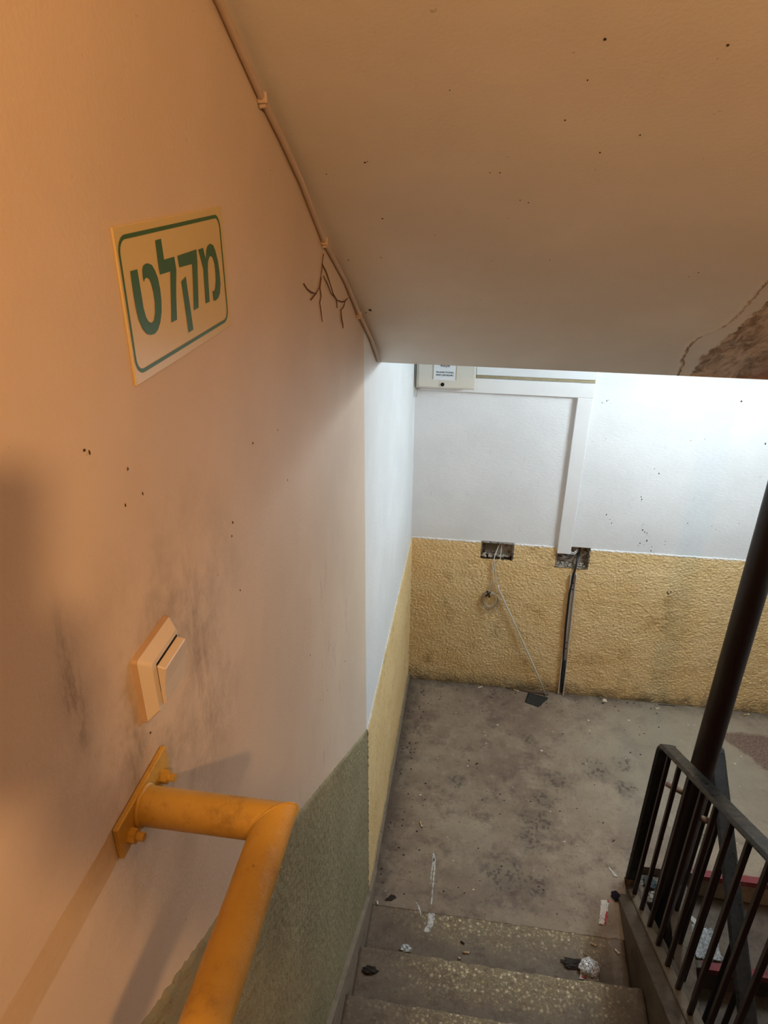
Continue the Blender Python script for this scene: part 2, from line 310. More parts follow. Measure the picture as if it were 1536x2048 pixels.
# left wall: smooth upper paint (peach, then white) over a rough plaster dado that stands a little proud
V = []; F = []; MI = []
def quad(p, m):
    i = len(V); V.extend(p); F.append((i, i+1, i+2, i+3)); MI.append(m)
ys = [-3.0, -0.25, 0.419, 0.778, 1.2, 1.6, SPLIT]
for a, b in zip(ys, ys[1:]): quad([(0, a, dado_z(a)-0.03), (0, b, dado_z(b)-0.03), (0, b, 5.2), (0, a, 5.2)], 0)
quad([(0, SPLIT, 0.95), (0, 3.5, 0.95), (0, 3.5, 5.2), (0, SPLIT, 5.2)], 1)
quad([(0, -3, -2.2), (0, 3.5, -2.2), (0, 3.5, 0.96), (0, -3, 0.96)], 1)
quad([(0, -3, 0.95), (0, SPLIT, 0.95), (0, -0.25, 2.39), (0, -3, 2.39)], 0)
def dado_grid(y0, y1, zb, step, m, d0, amp):
    ny = max(2, round((y1-y0)/step)); nz = None
    base = len(V); nz = max(2, round((max(dado_z(y0), dado_z(y1))-min(zb(y0), zb(y1)))/step/1.6))
    for i in range(ny+1):
        y = y0+(y1-y0)*i/ny
        zt = dado_z(y)+0.004*fbm(y*60, 3, 7)+0.003*fbm(y*220, 9, 7, 2); z0 = zb(y)
        for k in range(nz+1):
            z = z0+(zt-z0)*k/nz
            d = d0+amp*fbm(y*75, z*75, m*9.1, 3)+amp*0.5*fbm(y*150, z*150, 4, 2)
            if k == nz: d = -0.001
            elif k == nz-1: d *= 0.8
            V.append((max(d, 0.0006) if k < nz else d, y, z))
    for i in range(ny):
        for k in range(nz):
            a = base+i*(nz+1)+k; F.append((a, a+nz+1, a+nz+2, a+1)); MI.append(m)
dado_grid(-0.2, SPLIT-0.001, lambda y: max(-0.05, 0.165+0.602*(1.664-y)-0.35), 0.0055, 2, 0.005, 0.0024)
dado_grid(SPLIT+0.001, 3.46, lambda y: -0.03, 0.0065, 3, 0.006, 0.0030)
struct(mesh('wall_left', V, F, [M_PEACH, M_WHITE, M_GREEN, M_YELLOW], None, True, MI))

# back wall with two ragged pockets broken out of the dado
YB = 3.45
HOLES = [(0.389, 0.566, 0.893, 0.999), (0.795, 0.972, 0.873, 1.004)]
V = []; F = []; MI = []
def inhole(x, z, g=0.0): return any(a-g < x < b+g and c-g < z < d+g for a, b, c, d in HOLES)
def bz(x): return 0.996+0.006*x
xs = [0.0, HOLES[0][0], HOLES[0][1], HOLES[1][0], HOLES[1][1], 2.7]
for i, (a, b) in enumerate(zip(xs, xs[1:])):
    zb = 1.004 if i == 3 else (0.999 if i == 1 else 0.975)
    quad([(a, YB, zb), (b, YB, zb), (b, YB, 5.2), (a, YB, 5.2)], 0)
NX, NZ = 880, 330
x1 = 2.65; base = len(V)
for i in range(NX+1):
    x = x1*i/NX; zt = bz(x)+0.003*fbm(x*70, 1, 2)+0.003*fbm(x*200, 5, 2, 2)
    for k in range(NZ+1):
        z = -0.03+(zt+0.03)*k/NZ
        d = 0.0055+0.0036*fbm(x*92, z*135, 1.7, 3)+0.0016*fbm(x*16, z*20, 4.7, 2)
        if k == NZ: d = -0.001
        V.append((x, YB-(max(d, 0.0006) if k < NZ else d), z))
for i in range(NX):
    for k in range(NZ):
        a = base+i*(NZ+1)+k
        cx = sum(V[j][0] for j in (a, a+NZ+1, a+NZ+2, a+1))/4; cz = sum(V[j][2] for j in (a, a+NZ+1, a+NZ+2, a+1))/4
        if inhole(cx+0.003*fbm(cx*90, cz*90, 3), cz+0.004*fbm(cx*90, cz*90, 8)): continue
        F.append((a, a+NZ+1, a+NZ+2, a+1)); MI.append(1)
M_HOLE = simple('bare_dark_masonry', (0.10, 0.075, 0.05, 1), 0.9, 0.2, 0.5, 40, bump=0.01)
for (a, b, c0, d0) in HOLES:                                              # the pockets' own sides and back
    a -= .006; b += .006; c0 -= .006; d0 += .002; yb = YB+0.05; yf = YB-0.002
    quad([(a, yb, c0), (b, yb, c0), (b, yb, d0), (a, yb, d0)], 2)
    quad([(a, yf, c0), (b, yf, c0), (b, yb, c0), (a, yb, c0)], 2); quad([(a, yf, d0), (b, yf, d0), (b, yb, d0), (a, yb, d0)], 2)
    quad([(a, yf, c0), (a, yb, c0), (a, yb, d0), (a, yf, d0)], 2); quad([(b, yf, c0), (b, yb, c0), (b, yb, d0), (b, yf, d0)], 2)
quad([(0, YB+.12, -2.2), (2.7, YB+.12, -2.2), (2.7, YB+.12, 5.2), (0, YB+.12, 5.2)], 0)
struct(mesh('wall_back', V, F, [M_WHITE, M_YELLOW, M_HOLE], None, True, MI))
struct(box('wall_right', (2.6, -3.0, -2.2), (2.7, 3.57, 5.2), M_PLAIN))
struct(box('wall_front', (-0.05, -3.1, -2.2), (2.7, -3.0, 5.2), simple('dark_wall_against_bounce', (0.22, 0.15, 0.10, 1), 0.7)))  # unseen wall behind the camera, made dark to cut bounced warm light

# ------------------------------------------------------------------ ceilings
SZ = lambda y: 2.282+0.6*(2.281-y)                                        # underside of the flight above
NRM = Vector((0, -0.6, -1)).normalized()
def interp(pts, y):
    pts = sorted((p[1], p[0]) for p in pts)
    if y <= pts[0][0]: return pts[0][1]
    for (a, xa), (b, xb) in zip(pts, pts[1:]):
        if y <= b: return xa+(xb-xa)*(y-a)/(b-a+1e-9)
    return pts[-1][1]
t = NT('exposed_old_plaster', 0.8, 0.2)
v = t.scaled(t.pos, (1.0, 0.35, 0.35))
c = t.mix(t.rng(t.noise(22, 7, 0.75, v, 0.6), 0.36, 0.60), (0.24, 0.165, 0.11, 1), (0.66, 0.52, 0.40, 1))
c = t.mix(t.mul(t.rng(t.xyz()[0], 1.08, 1.19), t.rng(t.noise(6, 4, 0.6, v), 0.35, 0.6)), c, (0.38, 0.19, 0.12, 1))
t.color(c); t.bump(t.noise(40, 5, 0.7, v), 0.5, 0.01); M_OLD = t.m
V = []; F = []; MI = []
YT = -0.30
quad([(0, YT, SZ(YT)), (0.80, YT, SZ(YT)), (0.80, 2.281, SZ(2.281)), (0, 2.281, SZ(2.281))], 0)
XS = 1.215; nx, ny = 104, 440; base = len(V)
for j in range(ny+1):
    y = YT+(2.281-YT)*j/ny; xe = interp(PEEL, y); xe2 = interp(PEEL2, y)
    for i in range(nx+1):
        x = 0.80+(XS-0.80)*i/nx
        e = x-xe-0.004*fbm(x*60, y*60, 2); e2 = x-xe2-0.012*fbm(x*30, y*30, 5)
        d = 0.0
        if e > 0 and y > 1.0:
            d = -0.0025 if e2 < 0 else -0.005+0.003*fbm(x*40, y*14, 3)
        elif e > -0.012 and y > 1.0: d = 0.0035*(1+e/0.012)
        p = Vector((x, y, SZ(y)))+NRM*(d if 0 < i < nx and 0 < j < ny else 0)
        V.append(p)
for j in range(ny):
    for i in range(nx):
        a = base+j*(nx+1)+i; y = YT+(2.281-YT)*(j+.5)/ny; x = 0.80+(XS-0.80)*(i+.5)/nx
        e = x-interp(PEEL, y)-0.004*fbm(x*60, y*60, 2); e2 = x-interp(PEEL2, y)-0.012*fbm(x*30, y*30, 5)
        F.append((a, a+1, a+nx+2, a+nx+1)); MI.append(1 if (y > 1.0 and (e2 > 0 or 0 < e < 0.007)) else 0)
# edge, side and upper face of the slab
quad([(0, 2.281, SZ(2.281)), (XS, 2.281, SZ(2.281)), (XS, 2.285, 2.285), (0, 2.285, 2.285)], 0)
quad([(XS, YT, SZ(YT)), (XS, 2.281, SZ(2.281)), (XS, 2.281, SZ(2.281)+.35), (XS, YT, SZ(YT)+.35)], 0)
quad([(0, YT, SZ(YT)+.35), (XS, YT, SZ(YT)+.35), (XS, 2.281, SZ(2.281)+.35), (0, 2.281, SZ(2.281)+.35)], 0)
struct(mesh('ceiling', V, F, [M_SOFFIT, M_OLD], None, True, MI))
struct(box('ceiling', (0.0, 2.283, 2.285), (2.65, 3.5, 2.63), M_WHITE))
struct(box('ceiling', (0.0, -3.0, SZ(YT)), (2.65, YT, SZ(YT)+0.3), M_SOFFIT))
# flight that climbs on the right, above the lower flight
prism('ceiling', [(-0.25, 0.95), (-0.25, 1.32), (2.283, 2.63), (2.283, 2.285)], 1.42, 2.62, lambda u, v, w: (w, u, v), M_SOFFIT)['kind'] = 'structure'

# ------------------------------------------------------------------ landing floor, upper landing
bm = bmesh.new()
front = [(0.0, 1.95)]+[(0.02+1.09*i/60, 1.948+0.006*fbm(i*0.9, 2, 2)) for i in range(61)]
poly = front+[(1.12, 2.245), (1.19, 2.25), (1.20, 2.312), (1.42, 2.31), (2.62, 2.29), (2.62, 3.47), (0.0, 3.47)]
add_prism(bm, poly, 0.0, -0.14, lambda u, v, w_: (u, v, w_))
struct(from_bm('floor', bm, M_FLOOR))
struct(box('floor', (0.0, -3.0, 1.18), (2.62, -0.50, 1.319), M_CONC))
# skirting: flat along the landing, then climbing beside the steps
M_SKIRT = simple('dirty_skirting', (0.24, 0.19, 0.14, 1), 0.8, 0.3, 0.3, 20, dirt=(0.07, 0.05, 0.035, 1))
bm = bmesh.new()
add_prism(bm, [(2.09, 0.0), (3.44, 0.0), (3.44, 0.035), (2.09, 0.035)], 0.0, 0.016, lambda u, v, w_: (w_, u, v))
add_prism(bm, [(2.10, -0.02), (2.10, 0.036), (1.90, 0.115), (-0.25, 1.42), (-0.25, 1.18), (1.664, 0.0)], 0.0, 0.021, lambda u, v, w_: (w_, u, v))
struct(from_bm('baseboard_left', bm, M_SKIRT))

# ------------------------------------------------------------------ the flight under the camera
st = thing('staircase', 'worn concrete staircase descending beside the left wall to the dirty landing', 'stairs', (0.55, 1.664, 0.0))
def step_mesh(wd, dp, h, seed, worn=1.0):
    nx, ny = 64, 18; V = []; F = []
    for j in range(ny+1):
        for i in range(nx+1):
            x = wd*i/nx; s = j/ny; y = -dp*s*s if j else 0.0
            z = -0.0015*worn*fbm(x*9, y*9, seed)-0.0012*fbm(x*60, y*60, seed, 2)
            q = math.exp(-((x-wd*0.6)/0.35)**2)*worn
            z -= 0.012*q*math.exp(y/0.03)+0.003*math.exp(y/0.012)
            yy = y+(0.004*fbm(x*25, seed, 3)+0.003*fbm(x*90, seed, 8, 2))*math.exp(y/0.03)
            V.append((x, yy, z))
    n = len(V); rows = []
    for d, dy in ((0.006, 0.003), (0.05, 0.002), (0.055, -0.012), (h, -0.016)):  # nosing, then the set-back riser
        r = []
        for i in range(nx+1):
            x = wd*i/nx; r.append(len(V)); V.append((x, V[i][1]+dy*(1 if dy > 0 else 1)+0.002*fbm(x*40, d*40, seed), V[i][2]-d if d < h else -h))
        rows.append(r)
    for j in range(ny):
        for i in range(nx):
            a = j*(nx+1)+i; F.append((a, a+nx+1, a+nx+2, a+1))
    prev = list(range(nx+1))
    for r in rows:
        for i in range(nx): F.append((prev[i], prev[i+1], r[i+1], r[i]))
        prev = r
    k = len(V)
    for i in (0, nx):
        V.append((V[ny*(nx+1)+i][0], -dp, -h))
    F.append((rows[-1][0], rows[-1][nx], k+1, k)); F.append((ny*(nx+1), k, k+1, ny*(nx+1)+nx))
    F.append(tuple([0]+[r[0] for r in rows]+[k]+[j*(nx+1) for j in range(ny, 0, -1)]))
    F.append(tuple(([nx]+[r[nx] for r in rows]+[k+1]+[j*(nx+1)+nx for j in range(ny, 0, -1)])[::-1]))
    return V, F
for k in range(0, 9):
    dp = 0.30 if k else 0.325
    V, F = step_mesh(1.055, dp if k < 8 else 0.5, 0.165, k*3.3, 1.0 if k else 0.0)
    o = mesh('step', V, F, M_STEP, st, True)
    y = 1.985 if k == 0 else 1.664-0.274*(k-1)
    o.location = Vector((0.018, y, 0.165*k-(0.0016 if k == 0 else 0)))-Vector(st.location)
FZ = lambda y: 0.552*(2.162-y)-0.004                                      # line of the baluster feet
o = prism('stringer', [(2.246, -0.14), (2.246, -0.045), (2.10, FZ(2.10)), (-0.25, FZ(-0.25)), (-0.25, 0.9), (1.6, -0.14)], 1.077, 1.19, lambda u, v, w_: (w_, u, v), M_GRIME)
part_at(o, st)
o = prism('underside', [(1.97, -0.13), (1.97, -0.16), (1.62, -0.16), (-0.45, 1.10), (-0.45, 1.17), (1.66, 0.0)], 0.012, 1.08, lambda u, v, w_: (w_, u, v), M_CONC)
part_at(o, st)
# lower flight, turning back under the right side
M_RED = simple('worn_red_paint', (0.17, 0.030, 0.032, 1), 0.65, 0.3, 0.3, 30, dirt=(0.15, 0.08, 0.06, 1), dirt_scale=22)
lo = thing('staircase', 'lower concrete staircase with red painted nosings behind the black railings', 'stairs', (2.0, 2.29, -0.165))
for k in range(1, 8):
    V, F = step_mesh(1.19, 0.34, 0.165, k*5.1+40, 0.0)
    V = [(x, -y, z) for x, y, z in V]; F = [f[::-1] for f in F]
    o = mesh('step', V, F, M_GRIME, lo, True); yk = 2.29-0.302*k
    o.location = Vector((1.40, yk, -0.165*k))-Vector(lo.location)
def red(x0, x1, y, z):
    bm = bmesh.new(); n = 40; P = []
    for i in range(n+1):
        x = x0+(x1-x0)*i/n; j = 0.003*fbm(x*40, y, 1)
        P.append([bm.verts.new(p) for p in ((x, y+0.030+j, z+0.0018), (x, y-0.0035, z+0.0018), (x, y-0.0045, z-0.026+2*j))])
    for a, b in zip(P, P[1:]):
        for q in range(2): bm.faces.new((a[q], a[q+1], b[q+1], b[q]))
    return from_bm('nosing_paint', bm, M_RED)
for k in range(0, 4):
    o = red(1.43, 2.58, 2.29-0.302*k-(0.004 if k else -0.012), -0.165*k); part_at(o, lo); o['label'] = 'worn red painted nosing'
o = prism('stringer', [(2.312, -0.20), (2.312, -0.01), (2.05, -0.13), (0.2, -1.24), (0.2, -1.6), (1.9, -0.55)], 1.315, 1.402, lambda u, v, w_: (w_, u, v), M_CONC); part_at(o, lo)
# rubble ledge in the gap between the flights
bm = bmesh.new(); add_box(bm, (1.191, 2.175, -0.16), (1.314, 2.311, -0.05), 0.006)
bmesh.ops.subdivide_edges(bm, edges=bm.edges[:], cuts=4, use_grid_fill=True)
for v_ in bm.verts: v_.co.z += 0.006*fbm(v_.co.x*50, v_.co.y*50, 2)
struct(from_bm('trim_1', bm, M_CONC))

# ------------------------------------------------------------------ railings
M_BLACK = NT('black_gloss_railing_paint', 0.32, 0.3)
t = M_BLACK; c = t.mix(t.rng(t.noise(60, 5, 0.7), 0.35, 0.75), (0.006, 0.006, 0.007, 1), (0.022, 0.021, 0.019, 1))
c = t.mix(t.rng(t.noise(150, 3), 0.735, 0.76), c, (0.35, 0.33, 0.28, 1)); t.color(c)
t.rough(t.rng(t.noise(25, 5), 0.3, 0.7, 0.25, 0.5)); M_BLACK = t.m
M_MAROON = simple('dark_maroon_metal', (0.013, 0.006, 0.005, 1), 0.42, 0.35, 0.4, 40)
M_BASEBAR = simple('dirty_base_bar', (0.15, 0.115, 0.08, 1), 0.8, 0.3, 0.4, 30, dirt=(0.04, 0.03, 0.02, 1))
def bar_profile(w_, th):
    r = min(0.008, th*0.45); h = w_/2
    return [(-h+r, -th), (h-r, -th), (h, -th+r), (h, -r), (h-r, 0), (-h+r, 0), (-h, -r), (-h, -th+r)]
def fillet(path, r=0.035, seg=5):
    out = [Vector(path[0])]
    for a, b, c_ in zip(path, path[1:], path[2:]):
        a, b, c_ = Vector(a), Vector(b), Vector(c_); d1 = (a-b).normalized(); d2 = (c_-b).normalized()
        p, q = b+d1*r, b+d2*r
        for i in range(seg+1):
            s = i/seg; out.append(p*(1-s)**2+b*2*s*(1-s)+q*s*s)
    out.append(Vector(path[-1])); return out
def railing(label, X, y_new, z_foot, z_top, slope, dirn, feet0, gap, nb, zf, tilt=0.0):
    tt = thing('railing', label, 'railing', (X, y_new, z_foot))
    yend = y_new-1.95
    # handrail and newel are one bent flat bar; the profile normal points up and away from the flight
    P = fillet([(X, y_new, z_foot+0.05), (X, y_new, z_top), (X, yend, z_top+dirn*slope*(y_new-yend))], 0.045)
    k = max(i for i, p in enumerate(P) if abs(p.z-z_top) < 0.05 and p.y > y_new-0.06)
    prof = [(a, -b) for a, b in bar_profile(0.060, 0.020)]
    part_at(sweep('newel_post', prof, P[:4], M_BLACK), tt)
    part_at(sweep('handrail', prof, P[3:], M_BLACK), tt)
    part_at(box('newel_foot', (X-0.02, y_new-0.004, z_foot-0.12), (X+0.02, y_new+0.016, z_foot+0.055), M_BASEBAR, None, 0.003), tt)
    part_at(sweep('base_bar', bar_profile(0.038, 0.010), [(X, y_new-0.05, zf(y_new-0.05)+0.002), (X, yend, zf(yend)+0.002)], M_BASEBAR), tt)
    for i in range(nb):
        y = feet0-gap*i; zt = z_top+dirn*slope*(y_new-y)-0.019
        if y < yend+0.03: break
        part_at(box('baluster', (X-0.008, y-0.008, zf(y)-0.004), (X+0.008, y+0.008, zt), M_MAROON, None, 0.0015, 1), tt)
    return tt
R1 = railing('black metal railing with balusters along the edge of the near stairs', 1.15, 2.240, -0.03, 0.822, 0.562, 1, 2.162, 0.1165, 16, FZ)
FZ2 = lambda y: -0.115-0.6*(2.16-y)
R2 = railing('black metal railing of the lower stairs, behind the maroon pole', 1.346, 2.262, -0.05, 0.835, -0.60, 1, 2.175, 0.1165, 16, FZ2)

PX, PY = 1.252, 2.10
pole = thing('stairwell_pole', 'tall dark maroon round pole standing between the two black railings', 'pole', (PX, PY, -1.9))
part_at(tube('pole_shaft', [(PX, PY, -1.9), (PX, PY, 0.5), (PX, PY, 2.0), (PX, PY, 3.6)], 0.043, M_MAROON, None, 28), pole)
M_RUST = simple('rusty_bracket', (0.20, 0.12, 0.08, 1), 0.8, 0.3, 0.5, 60, bump=0.006)
for name, a, b in (('bracket', (1.16, 2.152, 0.69), (PX-.035, 2.115, 0.69)), ('bracket', (PX+.03, 2.09, 0.60), (1.340, 2.06, 0.60))):
    part_at(tube(name, [a, ((a[0]+b[0])/2, (a[1]+b[1])/2, a[2]+.003), b], [0.010, 0.013, 0.010], M_RUST, None, 10), pole)

# ------------------------------------------------------------------ yellow wall handrail
M_HAND = NT('old_ochre_enamel', 0.38, 0.5)
t = M_HAND; c = t.mix(t.rng(t.noise(9, 4), 0.3, 0.7), (0.50, 0.30, 0.055, 1), (0.60, 0.38, 0.075, 1))
c = t.mix(t.mul(t.rng(t.noise(14, 6, 0.75), 0.50, 0.74), 0.6), c, (0.20, 0.115, 0.026, 1))
c = t.mix(t.mul(t.rng(t.noise(55, 5, 0.75), 0.66, 0.74), 0.8), c, (0.06, 0.035, 0.012, 1)); t.color(c)
t.bump(t.math('ADD', t.noise(35, 4), t.mul(t.noise(120, 4), .4)), 0.25, 0.006); t.rough(t.rng(t.noise(14, 6, 0.75), 0.4, 0.7, 0.3, 0.6)); M_HAND = t.m
HZ, HX, HY, HR = 2.264, 0.152, 0.503, 0.0212
hr = thing('wall_handrail', 'ochre yellow pipe handrail bolted to the left wall below the switch', 'handrail', (0.0, HY, HZ))
V = []; F = []; n = 32                                                   # mitred elbow: ring 1 lies in the 45 degree plane
def ring(fn):
    b = len(V)
    for k in range(n):
        a = 2*math.pi*k/n; V.append(fn(math.cos(a)*HR, math.sin(a)*HR))
    return b
a0 = ring(lambda p, q: (0.004, HY+p, HZ+q)); a1 = ring(lambda p, q: (HX+p, HY+p, HZ+q))
for k in range(n): F.append((a0+k, a0+(k+1) % n, a1+(k+1) % n, a1+k))
part_at(mesh('arm', V, F, M_HAND, None, True), hr)
V = []; F = []
b0 = ring(lambda p, q: (HX+p, HY+p, HZ+q)); b1 = ring(lambda p, q: (HX+p, -1.4, HZ+q))
for k in range(n): F.append((b0+k, b1+k, b1+(k+1) % n, b0+(k+1) % n))
F.append(tuple(range(b1, b1+n)))
part_at(mesh('rail_pipe', V, F, M_HAND, None, True), hr)
def torus(name, fn, rr, mat, parent, n=32, m=6):
    V = []; F = []
    for i in range(n):
        a = 2*math.pi*i/n
        for j in range(m):
            b = 2*math.pi*j/m; V.append(fn(a, math.cos(b)*rr, math.sin(b)*rr))
    for i in range(n):
        for j in range(m): F.append((i*m+j, ((i+1) % n)*m+j, ((i+1) % n)*m+(j+1) % m, i*m+(j+1) % m))
    return part_at(mesh(name, V, F, mat, None, True), parent)
torus('weld_seam', lambda a, p, q: (HX+math.cos(a)*(HR+p*.5)+q*.7, HY+math.cos(a)*(HR+p*.5)-q*.7, HZ+math.sin(a)*(HR+p*.5)), 0.0011, M_HAND, hr)
torus('weld_collar', lambda a, p, q: (0.008+q, HY+math.cos(a)*(HR+p), HZ+math.sin(a)*(HR+p)*(1+.02*math.sin(7*a))), 0.003, M_HAND, hr)
part_at(box('wall_plate', (0.0005, 0.450, 2.245), (0.0065, 0.567, 2.2875), M_HAND, None, 0.0008, 1), hr)
for yy in (HY-0.034, HY+0.046):
    bm = bmesh.new()
    hexa = [(yy+0.0085*math.cos(k*math.pi/3), 2.258+0.0085*math.sin(k*math.pi/3)) for k in range(6)]
    add_prism(bm, hexa, 0.0065, 0.014, lambda u, v, w_: (w_, u, v)); add_tube(bm, [(0.013, yy, 2.258), (0.022, yy, 2.258)], 0.0048, 10)
    part_at(from_bm('bolt', bm, M_HAND), hr)

# ------------------------------------------------------------------ shelter sign
M_SIGN = NT('cream_plastic_sign', 0.28, 0.5); M_SIGN.color(M_SIGN.mix(M_SIGN.noise(6), (0.62, 0.47, 0.20, 1), (0.68, 0.53, 0.25, 1))); M_SIGN = M_SIGN.m
M_GRN = simple('sign_green_print', (0.035, 0.115, 0.025, 1), 0.4, 0.5, 0.08, 20)
sg = thing('shelter_sign', 'cream plastic sign with green Hebrew lettering and rounded green border', 'sign', (0.0, 0.777, 2.693))
part_at(box('sign_panel', (0.0, 0.6370, 2.6925), (0.0025, 0.9170, 2.838), M_SIGN, None, 0.0006, 1), sg)
bm = bmesh.new(); A = rounded(0.6405, 0.9065, 2.7015, 2.8305, 0.016); B = rounded(0.6440, 0.9030, 2.7055, 2.8265, 0.0125)
ra = [bm.verts.new((0.0029, u, v)) for u, v in A]; rb = [bm.verts.new((0.0029, u, v)) for u, v in B]
for i in range(len(A)): bm.faces.new((ra[i], ra[(i+1) % len(A)], rb[(i+1) % len(A)], rb[i]))
part_at(from_bm('border', bm, M_GRN), sg)['label'] = 'green rounded border line'
for i, L in enumerate(LETTERS):                                           # the two strokes of the third letter are one piece
    if i == 3: continue
    bm = bmesh.new()
    for P in ([L, LETTERS[3]] if i == 2 else [L]):
        vs = [bm.verts.new((0.0030, u, v)) for u, v in P]
        for tri in tessellate_polygon([[Vector((u, v, 0)) for u, v in P]]): bm.faces.new([vs[q] for q in tri])
    part_at(from_bm('letter', bm, M_GRN), sg)['label'] = 'green Hebrew letter'

# ------------------------------------------------------------------ light switch
M_SW = simple('aged_white_plastic', (0.66, 0.58, 0.50, 1), 0.35, 0.5, 0.05, 30, dirt=(0.22, 0.15, 0.10, 1), dirt_scale=160, dirt_lo=0.70, dirt_hi=0.76)
M_SW2 = simple('yellowed_plastic', (0.52, 0.36, 0.23, 1), 0.4, 0.5, 0.1, 30)
M_DARK = simple('dark_gap', (0.008, 0.007, 0.006, 1), 0.8, 0.2)
sw = thing('light_switch', 'aged white rocker light switch on the left wall under the green sign', 'switch', (0.0, 0.58, 2.39))
sy0, sy1, sz0, sz1 = 0.540, 0.625, 2.345, 2.430
def frustum(name, y0, y1, z0, z1, x0, x1, ins, mat, bev=0.004):
    bm = bmesh.new(); A = rounded(y0, y1, z0, z1, bev, 3); B = rounded(y0+ins, y1-ins, z0+ins, z1-ins, bev, 3)
    a = [bm.verts.new((x0, u, v)) for u, v in A]; b = [bm.verts.new((x1, u, v)) for u, v in B]
    bm.faces.new(a[::-1]); bm.faces.new(b)
    for i in range(len(A)): bm.faces.new((a[i], a[(i+1) % len(A)], b[(i+1) % len(A)], b[i]))
    return part_at(from_bm(name, bm, mat), sw)
frustum('back_plate', sy0, sy1, sz0, sz1, 0.0, 0.006, 0.0, M_SW2)
frustum('cover_frame', sy0+.001, sy1-.001, sz0+.001, sz1-.001, 0.006, 0.017, 0.009, M_SW)
frustum('rocker_gap', sy0+.0190, sy1-.0125, sz0+.030, sz1-.0165, 0.0165, 0.0174, 0.0, M_DARK, 0.001)
bm = bmesh.new(); rp = [(2.359, 0.0172), (2.412, 0.0172), (2.409, 0.0275), (2.385, 0.0235), (2.360, 0.0215)]
add_prism(bm, rp, sy0+0.018, sy1-0.013, lambda u, v, w_: (v, w_, u)); bmesh.ops.bevel(bm, geom=bm.edges[:], offset=0.0012, segments=1, affect='EDGES')
part_at(from_bm('rocker', bm, M_SW), sw)

# ------------------------------------------------------------------ painted cable in the corner of wall and soffit
M_PCABLE = simple('painted_over_cable', (0.55, 0.42, 0.31, 1), 0.5, 0.4, 0.08, 20)
cb = thing('wall_cable', 'painted cable clipped along the corner of left wall and sloping soffit', 'cable', (0.006, 1.0, 3.03))
part_at(tube('cable_run', [(0.007+0.001*math.sin(i*1.7), y, z+0.0) for i, (_x, y, z) in enumerate(CONDUIT)], 0.0052, M_PCABLE, None, 10), cb)
for _x, y, z in CLIPS:
    bm = bmesh.new(); add_box(bm, (0.0005, y-0.004, z-0.0075), (0.0145, y+0.004, z+0.0075), 0.002)
    add_tube(bm, [(0.003, y, z-0.011), (0.012, y, z-0.010)], 0.0028, 8)
    part_at(from_bm('cable_clip', bm, M_PCABLE), cb)

M_WEB = simple('sooty_cobweb', (0.16, 0.09, 0.045, 1), 0.9, 0.1, 0.4, 60)
bm = bmesh.new()
for s in COBWEB:
    add_tube(bm, [(0.0015+0.002*random.random(), y, z) for y, z in s], [0.0008+0.0009*random.random() for _ in s], 5)
tag(from_bm('cobweb', bm, M_WEB), 'sooty brown cobweb strands on left wall just below the corner cable', 'cobweb', kind='stuff')

# ------------------------------------------------------------------ specks: dried splashes and flecks
M_SPLASH = simple('dried_brown_splash', (0.045, 0.03, 0.02, 1), 0.7, 0.3, 0.5, 80)
def fleck(bm, c, e1, e2, r, nrm):
    n = 7; st_ = 0.5+random.random(); vs = []; a0 = random.random()*6
    for k in range(n):
        a = 2*math.pi*k/n; q = r*(0.6+0.6*random.random())
        vs.append(bm.verts.new(Vector(c)+e1*math.cos(a+a0)*q*0.7+e2*math.sin(a+a0)*q*st_))
    top = bm.verts.new(Vector(c)+nrm*min(0.0015, r*0.5))
    for k in range(n): bm.faces.new((vs[k], vs[(k+1) % n], top))
bm = bmesh.new()
for x, z, r in SPLASH:
    off = 0.0005 if z > 1.0 else 0.008
    fleck(bm, (x, YB-off, z), Vector((1, 0, 0)), Vector((0, 0, 1)), max(r*.85, .003), Vector((0, -1, 0)))
    if random.random() < 0.5: fleck(bm, (x+random.uniform(-.02, .02), YB-off, z+random.uniform(-.03, .02)), Vector((1, 0, 0)), Vector((0, 0, 1)), r*0.35, Vector((0, -1, 0)))
tag(from_bm('dried_splash', bm, M_SPLASH), 'dried dark brown splashes spattered over the white back wall', 'splash', kind='stuff')
bm = bmesh.new()
for y, z, r in SPECKS_LEFT:
    if r < 0.008: fleck(bm, (0.0004, y, z), Vector((0, 1, 0)), Vector((0, 0, 1)), r*0.42, Vector((1, 0, 0)))
tag(from_bm('dirt_fleck', bm, M_SPLASH), 'small dark dirt flecks stuck to the peach left wall', 'flecks', kind='stuff')
bm = bmesh.new(); e2 = Vector((0, 1, -0.6)).normalized()
for x, y, z, r in SPECKS_SOFFIT: fleck(bm, Vector((x, y, z))+NRM*0.0004, Vector((1, 0, 0)), e2, r*0.45, NRM)
tag(from_bm('dirt_fleck', bm, M_SPLASH), 'small dark dirt flecks scattered on the sloping peach soffit', 'flecks', kind='stuff')

